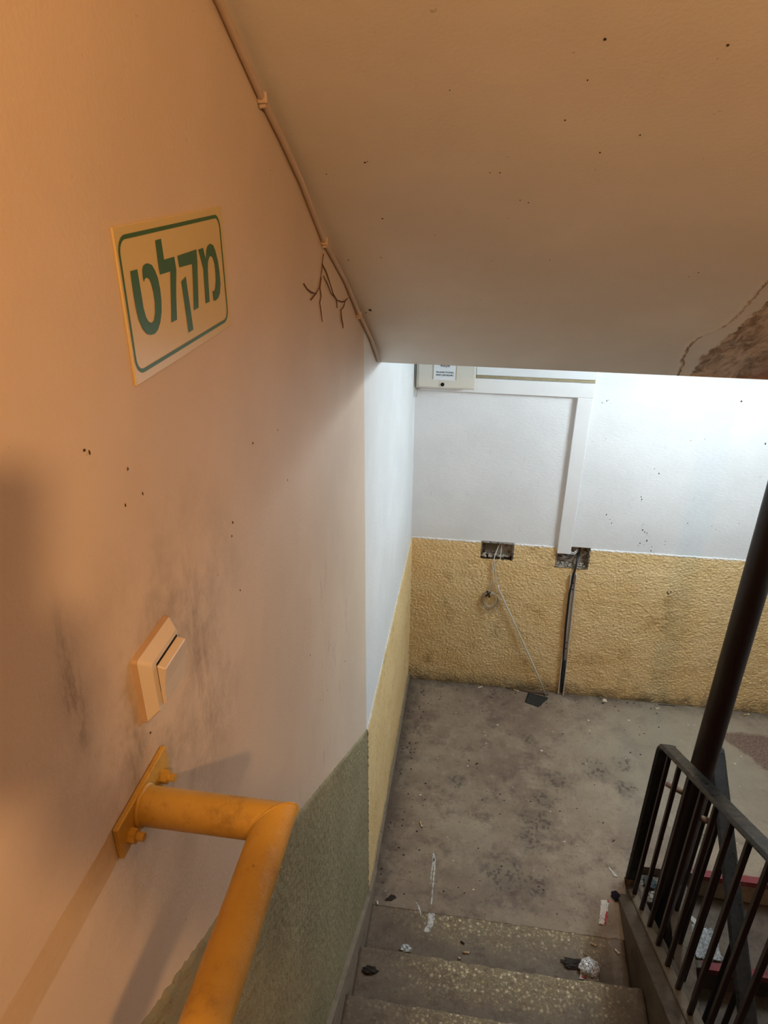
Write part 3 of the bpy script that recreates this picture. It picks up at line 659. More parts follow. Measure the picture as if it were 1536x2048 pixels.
# ------------------------------------------------------------------ back wall fittings
M_CAB = simple('cream_enamel_cabinet', (0.64, 0.60, 0.52, 1), 0.4, 0.5, 0.05, 12)
M_PVC = simple('white_pvc_trunking', (0.76, 0.76, 0.755, 1), 0.42, 0.5, 0.04, 12)
M_LABEL = simple('white_paper_label', (0.72, 0.73, 0.74, 1), 0.6, 0.4, 0.03, 30)
M_INK = simple('black_ink', (0.015, 0.015, 0.015, 1), 0.6, 0.3, 0.1, 30)
M_GUN = simple('yellowed_gap_filler', (0.36, 0.29, 0.17, 1), 0.8, 0.3, 0.3, 60)
cab = thing('electrical_cabinet', 'cream metal electrical cabinet with white paper notice high on back wall', 'cabinet', (0.15, YB, 1.88))
part_at(box('cabinet_body', (0.012, 3.366, 1.872), (0.298, YB-0.0285, 2.27), M_CAB, None, 0.003), cab)
part_at(box('cabinet_door', (0.024, 3.358, 1.880), (0.292, 3.3655, 2.262), M_CAB, None, 0.002), cab)
bm = bmesh.new(); add_tube(bm, [(0.141, 3.359, 1.896), (0.141, 3.353, 1.896)], 0.0088, 18); add_box(bm, (0.1395, 3.3515, 1.890), (0.1425, 3.3535, 1.902))
part_at(from_bm('lock', bm, M_DARK), cab)['label'] = 'round black lock'
lb = part_at(box('paper_notice', (0.094, 3.3568, 1.918), (0.204, 3.3581, 2.03), M_LABEL), cab); lb['label'] = 'white paper notice with two lines of black print'
for x in (0.094, 0.204): part_at(box('tape_strip', (x-0.002, 3.3565, 1.92), (x+0.002, 3.3583, 2.03), M_GUN), cab)
def text(body, x, z, size, parent, width):
    cu = bpy.data.curves.new('print_line', 'FONT'); cu.body = body; cu.size = size; cu.align_x = 'CENTER'; cu.extrude = 0.0001; cu.offset = 0.00015
    tmp = bpy.data.objects.new('tmp', cu); COL.objects.link(tmp); bpy.context.view_layer.update()
    me = bpy.data.meshes.new_from_object(tmp.evaluated_get(bpy.context.evaluated_depsgraph_get())); bpy.data.objects.remove(tmp)
    xs_ = [v.co.x for v in me.vertices]
    k = width/(max(xs_)-min(xs_)) if xs_ else 1
    me.transform(Matrix.Diagonal((k, min(k, 1.0) if k < 1 else 1.0, 1, 1))); me.materials.clear(); me.materials.append(M_INK)
    o = bpy.data.objects.new('print_line', me); COL.objects.link(o)
    o.rotation_euler = (math.pi/2, 0, 0); o.parent = parent; o.location = Vector((x, 3.3562, z))-Vector(parent.location)
for body, z in (('\u05d1\u05d0\u05e8\u05d5\u05df \u05d6\u05d4 \u05de\u05d1\u05d5\u05e6\u05e2\u05d5\u05ea', 1.9525), ('\u05d1\u05d3\u05d9\u05e7\u05d5\u05ea \u05ea\u05e7\u05d5\u05e4\u05ea\u05d9\u05d5\u05ea', 1.9385)):
    text(body[::-1], 0.150, z, 0.0125, cab, 0.083)
text('\u05ea\u05e7\u05d5\u05e4\u05ea\u05d9'[::-1], 0.150, 1.982, 0.018, cab, 0.045)

def trunking(label, a, b, capdir):
    tt = thing('cable_trunking', label, 'trunking', ((a[0]+b[0])/2, YB, (a[2]+b[2])/2))
    d = 0.003
    if capdir == 'h':
        part_at(box('channel_base', (a[0], YB-0.018, a[2]+d), (b[0]-.002, YB-0.0005, b[2]-d), M_PVC, None, 0.001, 1), tt)
    else:
        part_at(box('channel_base', (a[0]+d, YB-0.018, a[2]+.002), (b[0]-d, YB-0.0005, b[2]), M_PVC, None, 0.001, 1), tt)
    part_at(box('snap_cover', a, b, M_PVC, None, 0.003), tt); return tt
trunking('wide white upper trunking running right from the cabinet under soffit', (0.2985, YB-0.028, 1.932), (0.872, YB-0.008, 2.02), 'h')
trunking('white horizontal trunking on back wall passing below the cabinet', (0.026, YB-0.028, 1.842), (0.872, YB-0.008, 1.914), 'h')
trunking('white vertical trunking dropping down the back wall to the right pocket', (0.794, YB-0.028, 0.972), (0.866, YB-0.008, 1.8415), 'v')
tag(box('filler_strip', (0.299, YB-0.014, 1.915), (0.868, YB-0.0005, 1.931), M_GUN, None, 0.002), 'yellowed filler strip between the two horizontal white trunkings', 'filler strip')

M_GREYC = simple('grey_white_cable', (0.58, 0.55, 0.48, 1), 0.5, 0.4, 0.1, 40)
M_BLKC = simple('black_cable_sheath', (0.012, 0.012, 0.012, 1), 0.45, 0.4, 0.2, 40)
tag(tube('cable', [(0.005, 3.375, 2.25), (0.0048, 3.375, 1.95), (0.005, 3.375, 1.87), (0.006, 3.385, 1.832), (0.010, 3.402, 1.815), (0.014, 3.41, 1.816), (0.018, 3.416, 1.835), (0.018, 3.4175, 1.87)], 0.0030, M_GREYC), 'thin pale cable looping below the cabinet beside the wall corner', 'cable')

M_GALV = simple('dull_pocket_box', (0.34, 0.30, 0.25, 1), 0.6, 0.4, 0.3, 50, dirt=(0.06, 0.045, 0.03, 1), dirt_scale=40, dirt_lo=0.45, dirt_hi=0.6)
M_MORTAR = simple('crumbled_mortar', (0.36, 0.32, 0.26, 1), 0.9, 0.2, 0.35, 60, bump=0.01, dirt=(0.05, 0.04, 0.03, 1), dirt_scale=50, dirt_lo=0.52, dirt_hi=0.62)
def rubble(name, x0, x1, y0, y1, z0, n, r, parent):
    bm = bmesh.new()
    for i in range(n):
        g = bmesh.ops.create_icosphere(bm, subdivisions=1, radius=1.0)
        c_ = Vector((random.uniform(x0, x1), random.uniform(y0, y1), z0)); rr = r*(0.5+random.random())
        for v_ in g['verts']:
            v_.co = c_+Vector((v_.co.x*rr*1.3, v_.co.y*rr, v_.co.z*rr*0.8))*(1+0.5*fbm(v_.co.x*2+i, v_.co.y*2, v_.co.z*2))
    return part_at(from_bm(name, bm, M_MORTAR), parent)
def pocket(label, a, b, c0, d0, right):
    tt = thing('wall_box', label, 'wall box', ((a+b)/2, YB+0.04, c0))
    bm = bmesh.new(); y0, y1 = YB-0.008, YB+0.044; e = 0.0035
    if right:                                                             # thin open metal box, lip showing at left, foot and right
        add_box(bm, (a, y0, c0+.004), (a+e, y1, d0-.02)); add_box(bm, (b-e, y0, c0+.004), (b, y1, d0-.012)); add_box(bm, (a, y0, c0), (b, y1, c0+e))
        add_box(bm, (a, y1-e, c0), (b, y1, d0-.006))
    else:
        add_box(bm, (a, y0+.006, c0+.01), (a+e, y1, d0)); add_box(bm, (b-e, y0, c0), (b, y1, d0)); add_box(bm, (a, y0, d0-e), (b, y1, d0)); add_box(bm, (a, y1-e, c0), (b, y1, d0))
    part_at(from_bm('box_shell', bm, M_GALV), tt)
    q = rubble('mortar_crumbs', a+.01, b-.01, YB+0.0, YB+0.034, c0+0.010, 22, 0.0085, tt); q['kind'] = 'stuff'
    if not right:
        part_at(prism('cover_plate', [(a+.02, c0+.045), (a+.06, c0+.032), (a+.085, c0+.035), (a+.092, d0-.012), (a+.012, d0-.010)], YB+0.030, YB+0.036, lambda u, v, w_: (u, w_, v), simple('olive_plate', (0.13, 0.115, 0.08, 1), 0.7)), tt)
    return tt
B1 = pocket('open left wall pocket with two pale wires hanging out', 0.392, 0.563, 0.896, 0.9975, False)
B2 = pocket('open right wall pocket with metal lip under the vertical trunking', 0.797, 0.970, 0.876, 1.001, True)
for s in ([(0.862, YB+.02, 0.985), (0.872, YB+.004, 0.968), (0.888, YB+.006, 0.966), (0.905, YB+.02, 0.978)], [(0.86, YB+.024, 0.972), (0.874, YB+.006, 0.957), (0.892, YB+.008, 0.956), (0.908, YB+.026, 0.966)]):
    part_at(tube('wire', s, 0.0024, M_PVC, None, 6), B2)['label'] = 'short white wire'
part_at(tube('wire', [(0.815, YB+.03, 0.985), (0.835, YB+.01, 0.95), (0.87, YB+.008, 0.938), (0.90, YB+.02, 0.955)], 0.0045, M_BLKC, None, 8), B2)['label'] = 'black wire'

# hanging wires, coil, leaning rod
wr = thing('hanging_wire', 'two pale wires hanging from the left pocket down to a coil', 'wire', (0.485, YB-0.01, 0.99))
part_at(tube('wire_strand', [(0.492, YB+.03, 0.985), (0.478, YB+.004, 0.955), (0.466, YB-.016, 0.925), (0.463, YB-.020, 0.895), (0.468, YB-.020, 0.86), (0.478, YB-.018, 0.81), (0.488, YB-.018, 0.765), (0.497, YB-.02, 0.73)], 0.0026, M_GREYC), wr)
part_at(tube('wire_strand', [(0.499, YB+.03, 0.985), (0.498, YB+.002, 0.95), (0.497, YB-.018, 0.905), (0.487, YB-.019, 0.885), (0.474, YB-.02, 0.86), (0.466, YB-.018, 0.80), (0.468, YB-.018, 0.75), (0.455, YB-.02, 0.70)], 0.0022, M_GREYC), wr)
part_at(tube('wire_strand', [(0.466, YB-.016, 0.90), (0.458, YB-.020, 0.86), (0.465, YB-.02, 0.80), (0.474, YB-.02, 0.74), (0.462, YB-.024, 0.69)], 0.0020, M_GREYC), wr)
M_TIE = simple('tarred_knot', (0.05, 0.035, 0.025, 1), 0.8, 0.2, 0.4, 70)
M_OLDW = simple('grubby_old_wire', (0.40, 0.33, 0.22, 1), 0.6, 0.3, 0.3, 60)
co = thing('wire_coil', 'small coil of old wire hanging on the yellow wall', 'wire coil', (0.457, YB-0.02, 0.63))
for j, (rx, rz, dx, dz) in enumerate(((0.046, 0.062, 0, 0), (0.043, 0.055, 0.004, 0.008), (0.048, 0.066, 0.006, -0.012), (0.036, 0.048, 0.0, 0.014))):
    P = [(0.457+dx+rx*math.sin(a), YB-0.018-0.004*j-0.004*math.sin(a*2+j), 0.628+dz+rz*math.cos(a)) for a in [i*2*math.pi/28 for i in range(28)]]
    part_at(tube('wire_loop', P+[P[0]], 0.0027, M_OLDW, None, 6), co)
bm = bmesh.new()
for k in range(7):
    a = random.random()*6; add_tube(bm, [(0.447+.012*math.cos(a), YB-.03, 0.688+.012*math.sin(a)), (0.452, YB-.036, 0.68), (0.447-.014*math.cos(a), YB-.03, 0.668-.014*math.sin(a))], 0.0042, 6)
part_at(from_bm('knot', bm, M_TIE), co)['label'] = 'dark tangled knot'
tag(tube('rod', [(0.497, YB-0.022, 0.735), (0.503, YB-0.022, 0.712), (0.64, 3.420, 0.43), (0.76, 3.413, 0.18), (0.838, 3.405, 0.006)], 0.0048, M_GREYC, None, 10), 'thin pale rod leaning slantwise from the wire coil to the floor', 'rod')

# open channel with black cable
M_ALU = simple('dull_metal_channel', (0.56, 0.53, 0.49, 1), 0.5, 0.5, 0.15, 40, dirt=(0.22, 0.18, 0.13, 1), dirt_scale=50, dirt_lo=0.6, dirt_hi=0.75)
chn = thing('open_cable_channel', 'narrow open grey channel with black cable running from right pocket to floor', 'channel', (0.926, YB, 0.0))
def chan(s, u, v):                                                        # s along (0 foot, 1 head), u across, v off the wall
    x = 0.926+(0.899-0.926)*s; z = 0.003+0.842*s; return (x+u, YB-0.009-v, z)
for nm, u0, u1, v0, v1 in (('channel_back', -0.016, 0.016, 0.0, 0.003), ('channel_side', -0.0165, -0.0125, 0.003, 0.018), ('channel_side', 0.0125, 0.0165, 0.003, 0.018)):
    bm = bmesh.new(); add_prism(bm, [(u0, v0), (u1, v0), (u1, v1), (u0, v1)], 0.0, 1.0, lambda u, v, w_: chan(w_, u, v)); part_at(from_bm(nm, bm, M_ALU), chn)
for s in (0.93, 0.88, 0.45, 0.40):
    bm = bmesh.new(); add_tube(bm, [chan(s, 0.003, 0.002), chan(s, 0.003, 0.0065)], 0.0035, 8); part_at(from_bm('screw', bm, M_DARK), chn)
cp = [(0.915, YB+.03, 0.955), (0.908, YB-.004, 0.915), (0.903, YB-.02, 0.885), chan(0.97, -0.004, 0.012), chan(0.85, -0.013, 0.020), chan(0.6, -0.0135, 0.0205), chan(0.35, -0.008, 0.016), chan(0.12, -0.002, 0.010), chan(0.02, 0.0, 0.009)]
part_at(tube('black_cable', cp, 0.0062, M_BLKC, None, 10), chn)['label'] = 'black cable'
part_at(tube('cable', [chan(0.30, 0.004, 0.010), chan(0.15, 0.005, 0.010), chan(0.015, 0.004, 0.009)], 0.0058, M_BLKC, None, 8), chn)['label'] = 'black cable end'

# ------------------------------------------------------------------ litter
M_FILTER = simple('cork_filter_paper', (0.52, 0.34, 0.16, 1), 0.8, 0.2, 0.15, 80)
M_CIG = simple('dirty_white_paper', (0.66, 0.58, 0.46, 1), 0.8, 0.2, 0.1, 80)
M_ASH = simple('burnt_ash', (0.05, 0.045, 0.04, 1), 0.9, 0.1, 0.3, 90)
BUTTS = [((0.436, 3.412), (0.464, 3.428), 0, 'white cigarette butt by the back wall, nearest the left corner', 0),
 ((0.648, 3.428), (0.684, 3.416), 0, 'cork tipped cigarette butt by back wall left of black scrap', 1),
 ((0.185, 2.398), (0.196, 2.366), 0, 'lone cigarette butt on the landing floor near the left wall', 1),
 ((1.466, 3.385), (1.496, 3.400), 0, 'white cigarette butt by the back wall, just left of the pole', 0),
 ((1.962, 3.412), (2.000, 3.424), 0, 'brown cigarette butt by the back wall, right of the pole', 1),
 ((0.041, 1.962), (0.046, 1.944), 0, 'short white butt against the skirting beside a dead leaf', 0),
 ((0.938, 1.912), (0.961, 1.905), -0.003, 'cork cigarette butt above the foil-wrapped lump near the step edge', 1),
 ((1.032, 1.902), (1.050, 1.884), -0.003, 'pale cigarette butt at the right end of lowest tread', 0),
 ((0.420, 1.797), (0.447, 1.800), -0.003, 'brown cigarette butt at the middle of the worn lowest tread', 1),
 ((0.408, 1.842), (0.424, 1.833), -0.003, 'dark stubbed butt just behind the brown butt on lowest tread', 2),
 ((0.401, 1.772), (0.412, 1.770), -0.003, 'tiny white butt end at the front edge of the first nosing', 0)]
for a, b, z, lab, kind in BUTTS:
    a = Vector((*a, z+0.0052)); b = Vector((*b, z+0.0052)); d = b-a
    tt = thing('cigarette_butt', lab, 'cigarette butt', a-Vector((0, 0, 0.0052)), 'cigarette butts on the floor')
    m1 = {0: M_CIG, 1: M_FILTER, 2: M_TIE}[kind]
    part_at(tube('filter', [a, a+d*0.62], 0.0041, m1, None, 10), tt)
    part_at(tube('paper', [a+d*0.62, a+d*0.86, a+d*0.93], [0.0040, 0.0039, 0.0031], M_CIG if kind != 2 else M_TIE, None, 10), tt)
    part_at(tube('burnt_end', [a+d*0.93, a+d], [0.0031, 0.0022], M_ASH, None, 8), tt)

def sheet(name, quad4, mat, h=0.003, nx=12, ny=12, amp=0.004, seed=0, parent=None, th=0.0008):
    A, B, C_, D = [Vector(p) for p in quad4]; V = []; F = []
    for s in (0, 1):
        for j in range(ny+1):
            for i in range(nx+1):
                u, v = i/nx, j/ny; p = A*(1-u)*(1-v)+B*u*(1-v)+C_*u*v+D*(1-u)*v
                p.z += h+abs(amp*fbm(p.x*40+seed, p.y*40, seed))+s*th
                e = min(u, 1-u, v, 1-v)
                if e == 0: p += Vector((0.003*fbm(p.x*120, p.y*120, seed), 0.003*fbm(p.x*120, p.y*120, seed+5), 0))
                V.append(p)
    N = (nx+1)*(ny+1)
    for j in range(ny):
        for i in range(nx):
            a = j*(nx+1)+i; F.append((a, a+nx+1, a+nx+2, a+1)); F.append((N+a, N+a+1, N+a+nx+2, N+a+nx+1))
    B_ = [i for i in range(nx+1)]+[j*(nx+1)+nx for j in range(1, ny+1)]+[ny*(nx+1)+i for i in range(nx-1, -1, -1)]+[j*(nx+1) for j in range(ny-1, 0, -1)]
    for a, b in zip(B_, B_[1:]+B_[:1]): F.append((a, b, N+b, N+a))
    return mesh(name, V, F, mat, parent, True)
M_SCRAP = simple('black_rubber', (0.022, 0.021, 0.018, 1), 0.7, 0.3, 0.3, 30)
tag(sheet('rubber_scrap', [(0.735, 3.415, 0), (0.853, 3.388, 0), (0.791, 3.299, 0), (0.711, 3.329, 0)], M_SCRAP, 0.001, 10, 10, 0.002, 3, None, 0.003), 'flat black scrap of rubber on landing at the foot of the rod', 'scrap')
M_BOARD = simple('brown_board_sliver', (0.12, 0.075, 0.045, 1), 0.85, 0.2, 0.3, 30)
tag(prism('wood_sliver', [(0.60, 3.437), (0.85, 3.408), (0.852, 3.416), (0.61, 3.4425)], 0.0005, 0.010, lambda u, v, w_: (u, v, w_), M_BOARD), 'thin brown wood sliver lying along the back wall behind black scrap', 'wood sliver')
# printed strip of packet card: white, black specks, red corner
t = NT('printed_card', 0.6, 0.3); o_ = t.xyz()
c = t.mix(t.rng(t.noise(230, 3, 0.7), 0.55, 0.62), (0.62, 0.58, 0.52, 1), (0.12, 0.11, 0.10, 1)); t.color(c); M_CARD = t.m
M_CARDRED = simple('red_card_print', (0.42, 0.035, 0.05, 1), 0.6, 0.3, 0.15, 60)
pp = thing('packet_strip', 'torn white and red packet strip on landing beside the newel foot', 'packet strip', (1.008, 2.06, 0))
part_at(sheet('card', [(1.004, 2.116, 0), (1.0385, 2.118, 0), (1.0105, 2.001, 0), (0.979, 2.001, 0)], M_CARD, 0.001, 8, 20, 0.006, 2), pp)
part_at(sheet('red_print', [(1.0195, 2.066, 0.0012), (1.0250, 2.062, 0.0012), (1.0095, 2.0025, 0.0012), (1.000, 2.0025, 0.0012)], M_CARDRED, 0.001, 4, 10, 0.006, 2), pp)
part_at(sheet('red_print', [(1.029, 2.117, 0.0012), (1.038, 2.1175, 0.0012), (1.0345, 2.1045, 0.0012), (1.0325, 2.107, 0.0012)], M_CARDRED, 0.001, 4, 4, 0.006, 2), pp)
M_CLOTH = simple('dark_navy_cloth', (0.016, 0.012, 0.022, 1), 0.9, 0.1, 0.3, 60)
def lump(name, c, r, mat, seed, sub=3, amp=0.5, crease=6.0):
    bm = bmesh.new(); bmesh.ops.create_icosphere(bm, subdivisions=sub, radius=1.0)
    for v_ in bm.verts:
        k = 1+amp*noise.noise(v_.co*crease/3+Vector((seed, 0, 0)))+amp*0.5*noise.noise(v_.co*crease+Vector((0, seed, 0)))
        v_.co = Vector((c[0]+v_.co.x*r[0]*k, c[1]+v_.co.y*r[1]*k, c[2]+max(-r[2], v_.co.z*r[2]*k)+r[2]*0.98))
    return from_bm(name, bm, mat)
tag(lump('cloth_scrap', (1.066, 2.137, 0), (0.019, 0.022, 0.010), M_CLOTH, 3), 'small dark navy cloth scrap touching the packet strip', 'cloth scrap')
M_LEAF = simple('dead_leaf', (0.022, 0.015, 0.010, 1), 0.7, 0.3, 0.4, 60)
tag(sheet('dead_leaf', [(0.072, 1.972, 0), (0.100, 2.004, 0), (0.124, 1.992, 0), (0.100, 1.975, 0)], M_LEAF, 0.002, 8, 8, 0.012, 9), 'curled dark dead leaf on landing close to the skirting', 'leaf')
M_FOIL = NT('crumpled_foil', 0.35, 0.5)
t = M_FOIL; t.color(t.mix(t.rng(t.noise(170, 4, 0.75), 0.50, 0.58), (0.70, 0.69, 0.68, 1), (0.10, 0.09, 0.09, 1))); t.b.inputs['Metallic'].default_value = 0.15; M_FOIL = t.m
fl = thing('snack_wrapper', 'crumpled black speckled white wrapper at right end of lowest tread', 'wrapper', (0.915, 1.80, -0.003))
part_at(lump('wrapper_body', (0.920, 1.803, -0.0005), (0.040, 0.036, 0.020), M_FOIL, 5, 4, 0.22, 5), fl)
part_at(sheet('wrapper_hem', [(0.875, 1.758, 0), (0.955, 1.760, 0), (0.950, 1.785, 0), (0.885, 1.787, 0)], M_CARD, 0.004, 10, 4, 0.008, 4), fl)
part_at(sheet('red_print', [(0.884, 1.764, 0.004), (0.902, 1.763, 0.004), (0.903, 1.771, 0.004), (0.886, 1.772, 0.004)], M_CARDRED, 0.004, 4, 3, 0.008, 4), fl)
M_FOIL2 = simple('bluish_foil', (0.55, 0.58, 0.60, 1), 0.3, 0.5, 0.4, 160, metal=0.3)
tag(lump('foil_ball', (0.189, 1.775, -0.003), (0.021, 0.014, 0.011), M_FOIL2, 8, 3, 0.5, 7), 'small crumpled silver foil on the left half of lowest tread', 'foil')
M_TISSUE = simple('grey_white_tissue', (0.48, 0.45, 0.40, 1), 0.9, 0.2, 0.2, 60, dirt=(0.15, 0.12, 0.09, 1), dirt_scale=60)
tag(sheet('tissue', [(1.050, 2.288, 0), (1.060, 2.283, 0), (1.094, 2.239, 0), (1.074, 2.240, 0)], M_TISSUE, 0.001, 6, 14, 0.005, 7), 'grey white shred of tissue beside the newel post foot', 'tissue')
tag(lump('tissue', (1.178, 3.405, 0), (0.013, 0.010, 0.010), M_CIG, 2, 2, 0.7), 'crumpled white tissue by the back wall right of the grey channel', 'tissue')
tag(lump('crumbly_scrap', (0.074, 1.575, 0.163), (0.026, 0.014, 0.007), M_LEAF, 12, 3, 0.7, 7), 'dark crumbly scrap on the left end of the second step', 'scrap')
tag(lump('dirt_clump', (0.865, 1.815, -0.003), (0.045, 0.018, 0.007), M_LEAF, 22, 3, 0.9, 8), 'dark matted dirt clump left of the speckled wrapper', 'dirt clump')
M_TWIG = simple('pale_twig', (0.42, 0.30, 0.17, 1), 0.8, 0.2, 0.2, 60)
tag(tube('twig', [(0.955, 1.585, 0.1655), (0.975, 1.560, 0.168), (0.995, 1.525, 0.167), (1.01, 1.495, 0.166)], 0.0014, M_TWIG, None, 6), 'thin pale twig on the right end of the second step', 'twig')
tag(tube('twig', [(0.900, 1.868, -0.001), (0.922, 1.858, 0.004), (0.938, 1.838, 0.006), (0.946, 1.815, 0.003)], 0.0016, M_TWIG, None, 6), 'bent brown twig behind the speckled wrapper on lowest tread', 'twig')
tag(tube('twig', [(1.492, 3.428, 0.003), (1.54, 3.431, 0.0035), (1.588, 3.430, 0.003)], 0.0022, M_TIE, None, 6), 'straight dark stick lying along the back wall left of the pole', 'stick')
# spilt white paint
M_DRIP = NT('spilt_white_paint', 0.4, 0.4); t = M_DRIP
t.color(t.mix(t.rng(t.noise(60, 5, 0.7), 0.42, 0.66), (0.58, 0.57, 0.54, 1), (0.20, 0.17, 0.14, 1))); M_DRIP = t.m
def ribbon(bm, pts, ws, z):
    P = []
    for i, (x, y) in enumerate(pts):
        a = Vector(pts[max(i-1, 0)]); b = Vector(pts[min(i+1, len(pts)-1)]); d = (b-a).normalized(); n_ = Vector((-d.y, d.x)); q = ws[i]*1.45*(1+0.45*fbm(x*150, y*150, 1))
        P.append([bm.verts.new((x+n_.x*q*k, y+n_.y*q*k, z+(0.0014 if abs(k) < 0.9 else 0.0002))) for k in (-1, -0.5, 0.5, 1)])
    for a, b in zip(P, P[1:]):
        for k in range(3): bm.faces.new((a[k], a[k+1], b[k+1], b[k]))
def dense(pts, n):
    out = []
    for i in range(n+1):
        s = i/n*(len(pts)-1); k = min(int(s), len(pts)-2); f = s-k; out.append(tuple(a*(1-f)+b*f for a, b in zip(pts[k], pts[k+1])))
    return out
bm = bmesh.new()
P = dense([(0.2598, 2.246, .001), (0.265, 2.225, .004), (0.268, 2.205, .0055), (0.2640, 2.18, .0022), (0.2615, 2.12, .002), (0.2630, 2.08, .0012)], 40); ribbon(bm, [p[:2] for p in P], [p[2] for p in P], 0.0004)
P = dense([(0.267, 2.21, .004), (0.2735, 2.17, .0028), (0.2735, 2.10, .0025), (0.2740, 2.02, .002), (0.2745, 1.985, .002)], 40); ribbon(bm, [p[:2] for p in P], [p[2] for p in P], 0.0004)
P = dense([(0.2085, 1.985, .001), (0.220, 1.968, .003), (0.230, 1.945, .0025), (0.2335, 1.928, .001)], 16); ribbon(bm, [p[:2] for p in P], [p[2] for p in P], 0.0002)
P = dense([(0.275, 1.968, .004), (0.278, 1.945, .010), (0.280, 1.915, .009), (0.276, 1.892, .008), (0.268, 1.875, .010), (0.258, 1.862, .004)], 30); ribbon(bm, [p[:2] for p in P], [p[2] for p in P], -0.002)
tag(from_bm('paint_spill', bm, M_DRIP), 'long white paint drip running down the landing onto the lowest tread', 'paint spill')
# pale crumbs on the landing
bm = bmesh.new()
for x, y in CHIPS:
    if not (0.03 < x < 2.3 and 1.99 < y < 3.42): continue
    g = bmesh.ops.create_icosphere(bm, subdivisions=1, radius=1.0); r_ = random.uniform(.003, .006); a = random.random()*6
    for v_ in g['verts']: v_.co = Vector((x+v_.co.x*r_*1.4, y+v_.co.y*r_, r_*0.4+v_.co.z*r_*0.5))
for i in range(70):
    x, y = random.uniform(.04, 2.0), random.uniform(2.0, 3.42)
    if x > 1.1 and y < 2.33: continue
    g = bmesh.ops.create_icosphere(bm, subdivisions=1, radius=1.0); r_ = random.uniform(.0012, .0028)
    for v_ in g['verts']: v_.co = Vector((x+v_.co.x*r_*1.4, y+v_.co.y*r_, r_*0.5+v_.co.z*r_*0.7))
tag(from_bm('crumbs', bm, M_CIG), 'pale crumbs and grit scattered over the landing floor', 'crumbs', kind='stuff')
bm = bmesh.new()
for i in range(260):
    x, y = random.uniform(.04, 1.6), random.uniform(2.0, 3.43)
    if x > 1.1 and y < 2.33: continue
    if random.random() < 0.5: x = 0.03+abs(random.gauss(0, .08)) if random.random() < .5 else x; y = y if x < .2 else 3.43-abs(random.gauss(0, .06))
    g = bmesh.ops.create_icosphere(bm, subdivisions=1, radius=1.0); r_ = random.uniform(.0012, .0042)
    for v_ in g['verts']: v_.co = Vector((x+v_.co.x*r_*1.4, y+v_.co.y*r_, r_*0.4+v_.co.z*r_*0.6))
tag(from_bm('dirt_grains', bm, M_LEAF), 'dark grains of dirt strewn over the landing and its edges', 'dirt', kind='stuff')
# litter of the lower flight and the ledge
M_BAG = NT('clear_plastic_bag', 0.18, 0.5); t = M_BAG; t.color(t.mix(t.rng(t.noise(70, 5, .7), .45, .6), (0.45, 0.44, 0.42, 1), (0.82, 0.82, 0.82, 1)))
t.b.inputs['Transmission Weight'].default_value = 0.25; t.bump(t.noise(60, 5, .7), 0.8, 0.02); M_BAG = t.m
tag(sheet('plastic_bag', [(1.405, 2.02, -0.165), (1.520, 2.02, -0.165), (1.510, 2.16, -0.165), (1.410, 2.17, -0.165)], M_BAG, 0.002, 24, 24, 0.030, 11), 'crumpled clear plastic bag on the lower stairs behind the balusters', 'plastic bag')
tag(sheet('paper_scrap', [(1.408, 2.215, -0.165), (1.432, 2.225, -0.165), (1.475, 2.172, -0.165), (1.452, 2.165, -0.165)], M_TISSUE, 0.002, 6, 10, 0.006, 15), 'beige paper strip behind the clear bag on the lower stairs', 'paper scrap')
tag(lump('rag', (1.243, 2.262, -0.05), (0.026, 0.028, 0.012), simple('slate_grey_cloth', (0.05, 0.06, 0.062, 1), 0.8, 0.2), 31), 'slate grey rag on the rubble ledge behind the first balusters', 'rag')
bm = bmesh.new()
for i in range(60):
    r_ = random.uniform(.003, .009); x, y = random.uniform(1.203, 1.302), random.uniform(2.19, 2.295)
    if math.hypot(x-PX, y-PY) < 0.055 or math.hypot(x-1.243, y-2.262) < 0.035: continue
    g = bmesh.ops.create_icosphere(bm, subdivisions=1, radius=1.0)
    for v_ in g['verts']: v_.co = Vector((x+v_.co.x*r_*1.2, y+v_.co.y*r_, -0.05+r_*0.3+v_.co.z*r_*0.7))*1.0
tag(from_bm('rubble', bm, M_MORTAR), 'broken plaster rubble on the ledge between the two flights', 'rubble', kind='stuff')

# ------------------------------------------------------------------ the two lamps that light the stairwell (both above or beside the frame)
M_GLOW_C = NT('lit_cool_diffuser'); M_GLOW_C.b.inputs['Emission Color'].default_value = (*COOL_C, 1); M_GLOW_C.b.inputs['Emission Strength'].default_value = COOL_L; M_GLOW_C = M_GLOW_C.m
M_GLOW_W = NT('lit_warm_diffuser'); M_GLOW_W.b.inputs['Emission Color'].default_value = (*WARM_C, 1); M_GLOW_W.b.inputs['Emission Strength'].default_value = 4.0; M_GLOW_W = M_GLOW_W.m
fx = thing('fluorescent_lamp', 'white fluorescent batten lamp with one tube under the landing ceiling', 'lamp', (COOL_POS[0], COOL_POS[1], 2.285))
cx, cy, cz = COOL_POS
part_at(box('batten', (cx-0.025, cy-0.32, 2.262), (cx+0.025, cy+0.32, 2.2848), M_PVC, None, 0.004), fx)
for q in (-1, 1): part_at(box('tube_holder', (cx-0.012, cy+q*0.305-0.012, cz-0.018), (cx+0.012, cy+q*0.305+0.012, 2.262), M_PVC, None, 0.003), fx)
part_at(tube('glass_tube', [(cx, cy-0.292, cz), (cx, cy+0.292, cz)], 0.0150, M_GLOW_C, None, 16), fx)
pl = thing('pendant_lamp', 'bare warm bulb hanging on a black cord over the upper steps', 'lamp', (WARM_POS[0], WARM_POS[1], SZ(YT)))
wx, wy, wz = WARM_POS
part_at(tube('cord', [(wx, wy, SZ(YT)), (wx+.004, wy, 3.6), (wx, wy, wz+0.11)], 0.004, M_BLKC, None, 8), pl)
